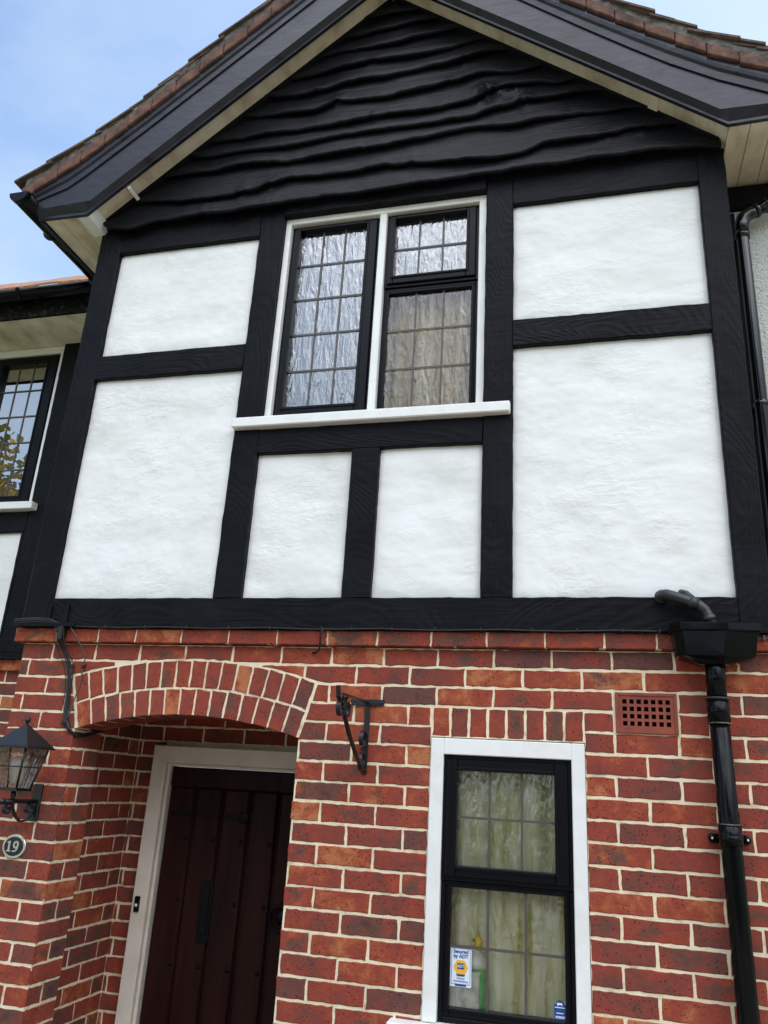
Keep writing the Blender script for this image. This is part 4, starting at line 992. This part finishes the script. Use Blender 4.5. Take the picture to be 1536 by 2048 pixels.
vs = [(x, y, z) for z in (zt - .027, zt) for ring_ in (plo, pli) for x, y in ring_]
for i in range(6):
    j = (i + 1) % 6; m.add([vs[i], vs[j], vs[6 + j], vs[6 + i], vs[12 + i], vs[12 + j], vs[18 + j], vs[18 + i]], [(0, 1, 2, 3), (4, 7, 6, 5), (0, 4, 5, 1), (3, 2, 6, 7)])
part(m, 'rim', 'plastic', DP, .002)
WP = thing('waste_pipe', 'weathered grey waste pipe bending out of the white panel into the hopper', 'pipe', (.27, -.03, 2.49))
m = MB(); m.tube([(.262, -.0, 2.485), (.262, -.05, 2.492), (.263, -.085, 2.494), (.278, -.100, 2.492), (.31, -.103, 2.481), (.35, -.103, 2.466), (.385, -.103, 2.452), (.408, -.103, 2.432), (.421, -.103, 2.405), (.428, -.103, 2.36)],
       .0205, 16); part(m, 'pipe', 'oldplastic', WP)
for p0, p1 in (((.262, -.07, 2.493), (.262, -.045, 2.491)), ((.355, -.103, 2.464), (.385, -.103, 2.452)), ((.419, -.103, 2.412), (.424, -.103, 2.392))):
    m = MB(); m.tube([p0, p1], .0235, 16); part(m, 'joint', 'oldplastic', WP)
m = MB(); m.tube([(.335, -.03, 2.505), (.335, -.07, 2.505), (.35, -.085, 2.497), (.375, -.09, 2.47)], .014, 12); part(m, 'overflow', 'oldplastic', WP)
RP = thing('downpipe', 'tall glossy black rainwater pipe on the pebbledash wall at the right edge', 'drainpipe', (.72, .12, 0))
m = MB(); ry = .115
m.tube([(.722, ry, .1), (.722, ry, 4.20), (.722, ry, 4.255)], .0275, 20); part(m, 'pipe', 'gloss_pipe', RP)
m = MB(); m.tube([(.722, ry, 4.23), (.724, ry, 4.275), (.735, ry, 4.315), (.765, ry, 4.335), (.80, ry, 4.35)], .0305, 20); m.tube([(.722, ry, 4.20), (.722, ry, 4.235)], .033, 20); part(m, 'elbow', 'gloss_pipe', RP)
m = MB(); m.tube([(.78, ry, 4.342), (1.0, ry, 4.452), (1.005, ry, 4.62)], .0275, 20); m.tube([(.785, ry, 4.345), (.80, ry, 4.352)], .034, 20); m.tube([(.83, ry, 4.367), (.842, ry, 4.373)], .034, 20); part(m, 'offset_pipe', 'gloss_pipe', RP)
for zc in (3.36, 2.6): m = MB(); m.lathe([(.0315, -.012), (.0315, .012)], (.722, ry, zc), 20); m.box(.70, .744, ry + .02, .198, zc - .01, zc + .01); part(m, 'wall_clip', 'gloss_pipe', RP)

# ------------------------------------------------------------------ hanging basket bracket
BK = thing('basket_bracket', 'empty black wrought iron hanging basket bracket between door and window', 'bracket', (-.877, 0, 1.94))
m = MB(); m.box(-.888, -.866, -.007, .0, 1.797, 2.083); part(m, 'wall_bar', 'iron', BK, .0015)
m = MB(); m.box(-.947, -.808, -.012, -.0072, 2.060, 2.085); part(m, 'cross_bar', 'iron', BK, .0015)
m = MB()
def strip(pts, w=.008, t=.0028): m.tube([(-.877, y, z) for y, z in pts], .01, flat=(t, w))
strip([(-.010, 2.071), (-.10, 2.0695), (-.25, 2.068), (-.36, 2.066), (-.375, 2.060), (-.390, 2.042), (-.402, 2.052), (-.414, 2.088)])
part(m, 'arm', 'iron', BK)
m = MB(); strip([(-.368, 2.062), (-.345, 2.02), (-.25, 1.94), (-.14, 1.87), (-.05, 1.822), (-.012, 1.806)]); part(m, 'stay', 'iron', BK)
def scroll(cy, cz, r, a0, turns, sgn=1):
    pts = []
    for i in range(33):
        t = i / 32; a = a0 + sgn * turns * 2 * PI * t; q = r * (1 - .62 * t); pts.append((cy + q * math.cos(a), cz + q * math.sin(a)))
    return pts
for sc in (scroll(-.372, 2.018, .040, PI / 2, 1.3, -1), scroll(-.292, 2.020, .040, PI / 2, 1.3, 1), scroll(-.052, 1.927, .040, -PI / 2, 1.3, 1), scroll(-.045, 1.848, .036, -PI / 2, 1.3, -1)):
    m = MB(); strip(sc, .0085, .0022); part(m, 'scroll', 'iron', BK)
for xx, zz in ((-.822, 2.072), (-.877, 1.813)):
    m = MB(); m.lathe([(.0001, -.004), (.005, -.003), (.006, 0)], (xx, -.0125 if zz > 2 else -.0072, zz), 10, 'Y'); part(m, 'screw', 'iron', BK)

# ------------------------------------------------------------------ lantern and house number
LN = thing('wall_lantern', 'black iron wall lantern with pyramid top and rippled glass left of the door', 'lantern', (-2.315, 0, 1.6))
lx, ly = -2.325, -.165
def pyr(m, a, za, b_, zb, w=None):
    vs = [(lx + sx * a, ly + sy * a, za) for sx, sy in ((-1, -1), (1, -1), (1, 1), (-1, 1))] + [(lx + sx * b_, ly + sy * b_, zb) for sx, sy in ((-1, -1), (1, -1), (1, 1), (-1, 1))]
    m.add(vs, [(0, 3, 2, 1), (4, 5, 6, 7), (0, 1, 5, 4), (1, 2, 6, 5), (2, 3, 7, 6), (3, 0, 4, 7)])
m = MB(); pyr(m, .096, 1.824, .094, 1.8305); pyr(m, .092, 1.831, .006, 1.921); part(m, 'roof', 'iron', LN, .0015)
m = MB(); m.lathe([(.005, 0), (.004, .008), (.0105, .014), (.013, .021), (.0105, .029), (.0001, .035)], (lx, ly, 1.918), 14); part(m, 'finial', 'iron', LN)
zt_, zb2, ta, ba = 1.823, 1.668, .074, .043
m = MB()
C4 = [(-1, -1), (1, -1), (1, 1), (-1, 1)]
for i, (sx, sy) in enumerate(C4):
    m.tube([(lx + sx * ta, ly + sy * ta, zt_), (lx + sx * ba, ly + sy * ba, zb2)], .0055, 4)
    nx_, ny_ = C4[(i + 1) % 4]
    mid = [(sx + nx_) / 2, (sy + ny_) / 2]
    m.tube([(lx + mid[0] * ta, ly + mid[1] * ta, zt_), (lx + mid[0] * ba, ly + mid[1] * ba, zb2)], .0022, 4)
    h = (ta + ba) / 2 + .001; zz = (zt_ + zb2) / 2 + .005
    m.tube([(lx + sx * h, ly + sy * h, zz), (lx + nx_ * h, ly + ny_ * h, zz)], .0022, 4)
pyr(m, .048, 1.656, .048, 1.667); part(m, 'cage', 'iron', LN)
m = MB(); e = .0025
vs = [(lx + sx * (ta - e), ly + sy * (ta - e), zt_) for sx, sy in C4] + [(lx + sx * (ba - e), ly + sy * (ba - e), zb2) for sx, sy in C4]
m.add(vs, [(0, 1, 5, 4), (1, 2, 6, 5), (2, 3, 7, 6), (3, 0, 4, 7)]); part(m, 'glass', 'glass_lamp', LN)
m = MB(); m.lathe([(.012, 0), (.014, .03), (.024, .05), (.030, .075), (.024, .098), (.0001, .108)], (lx, ly, 1.685), 18); part(m, 'bulb', 'bulb', LN)
m = MB(); m.lathe([(.012, 0), (.008, .006), (.012, .012), (.012, .018), (.008, .033)], (lx, ly, 1.623), 12); m.tube([(lx, -.006, 1.614), (lx, -.215, 1.614)], .0085, 8); m.lathe([(.0001, -.014), (.011, -.008), (.013, 0), (.011, .008), (.0001, .014)], (lx, -.222, 1.614), 12, 'Y')
part(m, 'arm', 'iron', LN)
m = MB(); pts = scroll(-.185, 1.583, .022, PI / 2, 1.0, 1)[::-1] + [(-.165, 1.606), (-.15, 1.585), (-.125, 1.555), (-.09, 1.535), (-.05, 1.54), (-.028, 1.565)] + scroll(-.05, 1.582, .026, -.3, .95, 1)
m.tube([(lx, y, z) for y, z in pts], .01, flat=(.0025, .008)); part(m, 'scroll', 'iron', LN)
m = MB(); m.box(lx - .021, lx + .021, -.016, -.001, 1.535, 1.685); part(m, 'back_plate', 'iron', LN, .003)
m = MB(); m.box(lx - .030, lx + .030, -.0008, .0, 1.53, 1.69)

def text(body, size, x, y, z, m, parent, name, depth=.001, bold=0.0, sx=1.0, align='CENTER'):
    cu = bpy.data.curves.new(name, 'FONT'); cu.body = body; cu.size = size; cu.extrude = depth; cu.offset = bold; cu.align_x = align; cu.align_y = 'CENTER'
    t = bpy.data.objects.new(name, cu); COL.objects.link(t)
    me = bpy.data.meshes.new_from_object(t); bpy.data.objects.remove(t); bpy.data.curves.remove(cu)
    me.transform(Matrix.Translation((x, y, z)) @ Matrix.Rotation(PI / 2, 4, 'X') @ Matrix.Diagonal((sx, 1, 1, 1)))
    me.materials.clear(); me.materials.append(M[m]); me.name = name
    o = bpy.data.objects.new(name, me); COL.objects.link(o); o.parent = parent
    o.matrix_parent_inverse = Matrix.Translation(parent.location).inverted(); return o
NP = thing('number_plaque', 'oval black and silver number 19 plaque on the brick pier', 'house number', (-2.39, 0, 1.43))
ox, oz = -2.392, 1.431
def ell(a, b_, y0, y1, n=40): 
    mm = MB(); mm.prism([(ox + a * math.cos(2 * PI * k / n), oz + b_ * math.sin(2 * PI * k / n)) for k in range(n)], y0, y1); return mm
part(ell(.0565, .0475, -.010, -.001), 'plate', 'silver', NP, .002); part(ell(.0465, .0378, -.0115, -.0102), 'field', 'blackpaint', NP)
# serif numerals 1 and 9
m = MB(); h = .021
one = [(-.030, -h), (-.010, -h), (-.010, -h + .004), (-.016, -h + .006), (-.016, h), (-.020, h), (-.031, h - .006), (-.031, h - .009), (-.024, h - .008), (-.024, -h + .006), (-.030, -h + .004)]
m.prism([(ox + x, oz + z) for x, z in one], -.0145, -.0113)
cx9, cz9 = .012, .0075; no = 22
vs = []; fs = []
for k in range(no):
    a = 2 * PI * k / no
    for (ra, rb) in ((.0135, .0150), (.0060, .0085)):
        for y in (-.0145, -.0113): vs.append((ox + cx9 + ra * math.cos(a), y, oz + cz9 + rb * math.sin(a)))
for k in range(no):
    a, b_ = k * 4, ((k + 1) % no) * 4; fs += [(a, b_, b_ + 2, a + 2), (a, a + 1, b_ + 1, b_), (a + 2, b_ + 2, b_ + 3, a + 3)]
m.add(vs, fs)
tail = [(.0255, .006), (.0245, -.006), (.020, -.015), (.012, -.0205), (.0, -.0215), (-.002, -.017), (.003, -.0155), (.010, -.0165), (.015, -.011), (.0175, -.003), (.0185, .004)]
m.prism([(ox + x, oz + z) for x, z in tail[::-1]], -.0146, -.0112)
part(m, 'numeral', 'silver', NP)

# ------------------------------------------------------------------ cables
CB = thing('cable_bundle', 'black and grey cables dropping from the band course to the arch at left', 'cables', (-2.3, -.03, 2.3))
def wob(pts, a=.003):
    out = []
    for (p, q) in zip(pts, pts[1:]):
        for k in range(5):
            t = k / 5; out.append(tuple(p[i] + (q[i] - p[i]) * t + (random.uniform(-a, a) if (k or out) else 0) * (.3 if i == 1 else 1) for i in range(3)))
    out.append(pts[-1])
    # smooth
    for _ in range(2): out = [out[0]] + [tuple((out[i - 1][c] + 2 * out[i][c] + out[i + 1][c]) / 4 for c in range(3)) for i in range(1, len(out) - 1)] + [out[-1]]
    return out
for i, (dx, dz, r, mt) in enumerate(((0, 0, .0036, 'cable'), (.010, -.008, .0026, 'cable'), (-.009, .008, .0026, 'cable'), (.022, .004, .0022, 'cable'), (-.030, -.004, .0015, 'cable'), (-.020, .010, .0014, 'greycable'))):
    m = MB(); m.tube(wob([(-2.585, -.060, 2.385 + dz), (-2.47, -.062, 2.390 + dz), (-2.38, -.062, 2.388 + dz), (-2.335 + dx, -.062, 2.365), (-2.325 + dx, -.062, 2.30), (-2.315 + dx, -.03, 2.262), (-2.285 + dx, -.012, 2.20), (-2.268 + dx * .6, -.010, 2.12), (-2.262 + dx * .5, -.010, 2.02), (-2.252 + dx * .4, -.012, 1.955), (-2.232 + dx * .3, -.010, 1.918), (-2.205, .012, 1.895 + dz * .6), (-2.19, .10, 1.905 + dz * .6), (-2.20, .24, 1.95)], .0018), r, 8)
    part(m, 'cable', mt, CB)
m = MB(); m.tube(wob([(-2.28, -.058, 2.358), (-2.248, -.052, 2.32), (-2.222, -.030, 2.27), (-2.205, -.014, 2.235), (-2.215, -.010, 2.20), (-2.212, -.010, 2.12), (-2.228, -.010, 2.04), (-2.245, -.012, 1.96)], .001), .0028, 8); part(m, 'cable', 'greycable', CB)
for bb in ((-2.335, -2.312, -.072, -.035, 2.30, 2.362), (-2.275, -2.262, -.016, -.002, 2.185, 2.200), (-2.222, -2.205, -.016, -.002, 2.185, 2.198), (-2.268, -2.245, -.022, -.006, 1.935, 1.95)):
    m = MB(); m.box(*bb); part(m, 'clip', 'cable', CB, .002)
m = MB(); m.tube([(-2.245, -.012, 1.955), (-2.228, -.012, 1.918), (-2.208, .01, 1.893), (-2.196, .08, 1.90), (-2.198, .2, 1.93)], .0085, 10); part(m, 'conduit', 'cable', CB)
TR = thing('cable_trunking', 'black cable trunking nailed to the bottom beam at its left end', 'trunking', (-2.45, -.06, 2.37))
m = MB(); m.box(-2.585, -2.262, -.068, -.0555, 2.361, 2.378); part(m, 'rail', 'board', TR, .002)
for xx in (-2.415, -2.325): m = MB(); m.box(xx, xx + .016, -.062, -.0545, 2.379, 2.465); part(m, 'upright', 'board', TR, .002)
HC = thing('long_cable', 'thin black cable clipped along the joint between brick band and beam', 'cable', (-1, -.06, 2.36))
m = MB(); pts = []; x = -2.26
while x < .30: pts.append((x, -.0605, 2.3605 + .0022 * math.sin(x * 13) + random.uniform(-.001, .001))); x += .06
m.tube(pts, .0034, 6); part(m, 'wire', 'cable', HC)
for x in (-2.10, -1.90, -1.70, -1.50, -1.31, -1.08, -.95, -.78, -.60, -.42, -.22, -.05, .12, .25):
    m = MB(); m.box(x - .004, x + .004, -.067, -.0555, 2.3555, 2.3695); part(m, 'clip', 'cable', HC, .0015)
m = MB(); m.tube([(-1.072, -.0605, 2.360), (-1.085, -.060, 2.345), (-1.088, -.045, 2.30), (-1.092, -.036, 2.278), (-1.11, -.02, 2.27), (-1.13, -.008, 2.268)], .0045, 8); part(m, 'tail', 'cable', HC)
RC = thing('grey_cable_stub', 'short grey cable on the brick band right of the hopper', 'cable', (.62, -.04, 2.35))
m = MB(); m.tube([(.56, -.038, 2.340), (.60, -.04, 2.341), (.64, -.038, 2.343), (.662, -.036, 2.343)], .003, 8); part(m, 'wire', 'greycable', RC)
m = MB(); m.box(.606, .613, -.050, -.033, 2.333, 2.352); part(m, 'clip', 'greycable', RC)

# ------------------------------------------------------------------ things in the lower window
SK = thing('security_sticker', 'white and blue alarm sticker with yellow hexagon in the downstairs window', 'sticker', (-.485, .02, 1.175))
sy = .0305; sx0, sx1, sz0, sz1 = -.5215, -.4455, 1.112, 1.238
m = MB(); m.box(sx0, sx1, sy, sy + .0005, sz0, sz1); part(m, 'sheet', 'st_white', SK)
m = MB(); 
for a in ((sx0 + .004, sx0 + .0052, sz0 + .008, sz1 - .004), (sx1 - .0052, sx1 - .004, sz0 + .008, sz1 - .004), (sx0 + .0052, sx1 - .0052, sz1 - .0052, sz1 - .004), (sx0 + .0052, sx1 - .0052, sz0 + .008, sz0 + .0092)):
    m.box(a[0], a[1], sy - .0006, sy - .0002, a[2], a[3])
part(m, 'border', 'st_blue', SK)
mx_ = (sx0 + sx1) / 2
hexa = lambda r, cz: [(mx_ + r * math.cos(k * PI / 3), cz + r * .98 * math.sin(k * PI / 3)) for k in range(6)]
m = MB(); m.prism(hexa(.0265, 1.1735), sy - .0008, sy - .0003); part(m, 'hexagon', 'st_yellow', SK)
m = MB(); m.prism([(mx_ - .0165, 1.152), (mx_ + .0165, 1.152), (mx_ + .0125, 1.1455), (mx_ - .0125, 1.1455)], sy - .0012, sy - .0009); m.box(mx_ - .0125, mx_ + .0125, sy - .0012, sy - .0009, 1.168, 1.1865); m.box(mx_ - .02, mx_ + .02, sy - .0012, sy - .0009, 1.1145, 1.1215); part(m, 'blue_blocks', 'st_blue', SK)
text('Secured', .0165, mx_, sy - .001, 1.2235, 'st_blue', SK, 'lettering', .0003, .0004); text('by ADT', .0165, mx_, sy - .001, 1.2085, 'st_blue', SK, 'lettering', .0003, .0004)
text('ADT', .0125, mx_, sy - .0018, 1.177, 'st_white', SK, 'lettering', .0002, .0002)
text('24 Hour', .0085, mx_, sy - .001, 1.1385, 'st_blue', SK, 'lettering', .0002, .0001); text('Home Monitoring', .0075, mx_, sy - .001, 1.130, 'st_blue', SK, 'lettering', .0002, .0001, .95)
S2 = thing('blue_sticker', 'small blue arched sticker in the bottom right corner of the downstairs window', 'sticker', (-.14, .02, 1.06))
m = MB(); cx, w_ = -.139, .0195
m.prism([(cx - w_, 1.038), (cx + w_, 1.038), (cx + w_, 1.085)] + [(cx + .013 * math.cos(t) , 1.085 + .013 * math.sin(t)) for t in [PI * k / 8 for k in range(9)]] + [(cx - w_, 1.085)], sy, sy + .0005); part(m, 'sheet', 'st_blue', S2)
m = MB(); z = 1.0815
bear = [(-.009, 0), (-.009, .005), (-.0105, .007), (-.008, .009), (-.005, .0085), (.004, .009), (.008, .007), (.008, 0), (.005, 0), (.004, .003), (-.003, .003), (-.005, 0)]
m.prism([(cx + a, z + b_ ) for a, b_ in bear], sy - .0008, sy - .0003)
for zz, ww in ((1.075, .017), (1.058, .012), (1.048, .016), (1.044, .015)): m.box(cx - ww, cx + ww, sy - .0008, sy - .0003, zz, zz + .0025)
part(m, 'emblem', 'st_white', S2)
BT = thing('cleaning_bottle', 'green bottle with cloudy white neck and yellow cap behind the downstairs window', 'bottle', (-.42, .09, 1.0))
bx, by = -.428, .084
m = MB(); m.lathe([(.034, 0), (.036, .01), (.036, .14), (.030, .165), (.024, .175)], (bx, by, .99), 20); part(m, 'body', 'bot_green', BT)
m = MB(); m.lathe([(.036, 0), (.034, .02), (.026, .038), (.016, .05), (.012, .06)], (bx - .008, by, 1.160), 18); part(m, 'neck', 'bot_white', BT)
m = MB(); m.lathe([(.012, 0), (.015, .01), (.015, .035), (.011, .045)], (bx - .002, by, 1.216), 14); part(m, 'cap', 'bot_yellow', BT)
BX = thing('carton', 'silver grey printed carton behind the lower left pane of the downstairs window', 'carton', (-.48, .08, 1.0))
m = MB(); m.box(-.53, -.418, .046, .056, .99, 1.15); part(m, 'box', 'box_grey', BX, .002)
m = MB(); m.box(-.500, -.494, .044, .0458, .99, 1.115); part(m, 'fold', 'st_white', BX)
SK.location.z -= .010
# window board inside that carries them
m = MB(); m.box(-.58, -.07, .061, .16, .955, .989); part(m, 'window_board', 'white', LW)

# ------------------------------------------------------------------ ground and the garden opposite (seen only in reflections)
def struct(mb, name, mt): o = mb.build(name, M[mt]); o['kind'] = 'structure'; return o
m = MB(); m.add([(-60, -60, 0), (60, -60, 0), (60, 60, 0), (-60, 60, 0)], [(0, 1, 2, 3)]); struct(m, 'ground', 'grass')
m = MB(); m.add([(-7, -14, .004), (7, -14, .004), (7, -.01, .004), (-7, -.01, .004)], [(0, 1, 2, 3)]); struct(m, 'paving', 'paving')
def leafcloud(mb, c, rad, n, size, seed, flat=.9):
    rnd = random.Random(seed)
    blobs = [(Vector((rnd.gauss(0, .42), rnd.gauss(0, .42), rnd.gauss(0, .38))), rnd.uniform(.18, .42)) for _ in range(26)]
    for _ in range(n):
        bc, br = rnd.choice(blobs); p = bc + Vector((rnd.gauss(0, 1), rnd.gauss(0, 1), rnd.gauss(0, 1))).normalized() * br * rnd.uniform(.5, 1.05)
        p = Vector((c[0] + p.x * rad[0], c[1] + p.y * rad[1], c[2] + p.z * rad[2]))
        u = Vector((rnd.gauss(0, 1), rnd.gauss(0, 1), rnd.gauss(0, 1))).normalized(); v = u.orthogonal().normalized(); s_ = size * rnd.uniform(.6, 1.3)
        mb.add([p - u * s_, p - v * s_ * .6, p + u * s_, p + v * s_ * .6], [(0, 1, 2, 3)])
def tree(loc, h, rad, label, seed, leaf='leaf', n=5200, size=.09):
    t = thing('tree', label, 'tree', loc); x, y, z = loc
    m = MB(); rnd = random.Random(seed); m.tube([(x, y, 0), (x + .08, y, h * .3), (x - .05, y + .05, h * .55), (x, y, h * .85)], [.16, .12, .08, .03], 8)
    for k in range(7):
        a = k * .9; zz = h * (.3 + .07 * k); m.tube([(x, y, zz), (x + math.cos(a) * rad[0] * .4, y + math.sin(a) * rad[1] * .4, zz + .5), (x + math.cos(a) * rad[0] * .8, y + math.sin(a) * rad[1] * .8, zz + .9)], [.06, .035, .012], 6)
    part(m, 'trunk', 'bark', t); m = MB(); leafcloud(m, (x, y, h - rad[2]), rad, n, size, seed); part(m, 'crown', leaf, t); return t
tree((-10.9, -5.9, 0), 7.8, (1.9, 1.9, 2.9), 'yellowing maple reflected in the upper left window', 4, 'leaf', 8000, .10)
tree((4.0, -12.5, 0), 7.5, (3.0, 2.2, 3.2), 'broad green tree across the garden to the right', 8, 'hedge')
tree((-1.5, -12.8, 0), 12.0, (2.1, 1.8, 5.2), 'tall unseen green tree behind the hedge, shaped to block sky from the windows', 12, 'hedge', 14000, .17)  # out of view; height and density shaped to block sky reflected in the panes
HG = thing('hedge', 'long clipped green hedge across the paving opposite the house', 'hedge', (0, -11, 0))
m = MB(); rnd = random.Random(5)
for _ in range(9000):
    x = rnd.uniform(-7, 7); zz = rnd.uniform(.05, 2.1); y = -11 + (rnd.choice((-.45, .45)) + rnd.gauss(0, .07)) if zz < 1.95 else -11 + rnd.uniform(-.5, .5)
    p = Vector((x, y, zz + .08 * math.sin(x * 3))); u = Vector((rnd.gauss(0, 1), rnd.gauss(0, 1), rnd.gauss(0, 1))).normalized(); v = u.orthogonal().normalized(); s_ = rnd.uniform(.05, .11)
    m.add([p - u * s_, p - v * s_ * .6, p + u * s_, p + v * s_ * .6], [(0, 1, 2, 3)])
part(m, 'foliage', 'hedge', HG)
m = MB(); m.box(-6.9, 6.9, -11.3, -10.7, 0, 1.9); part(m, 'core', 'bark', HG)
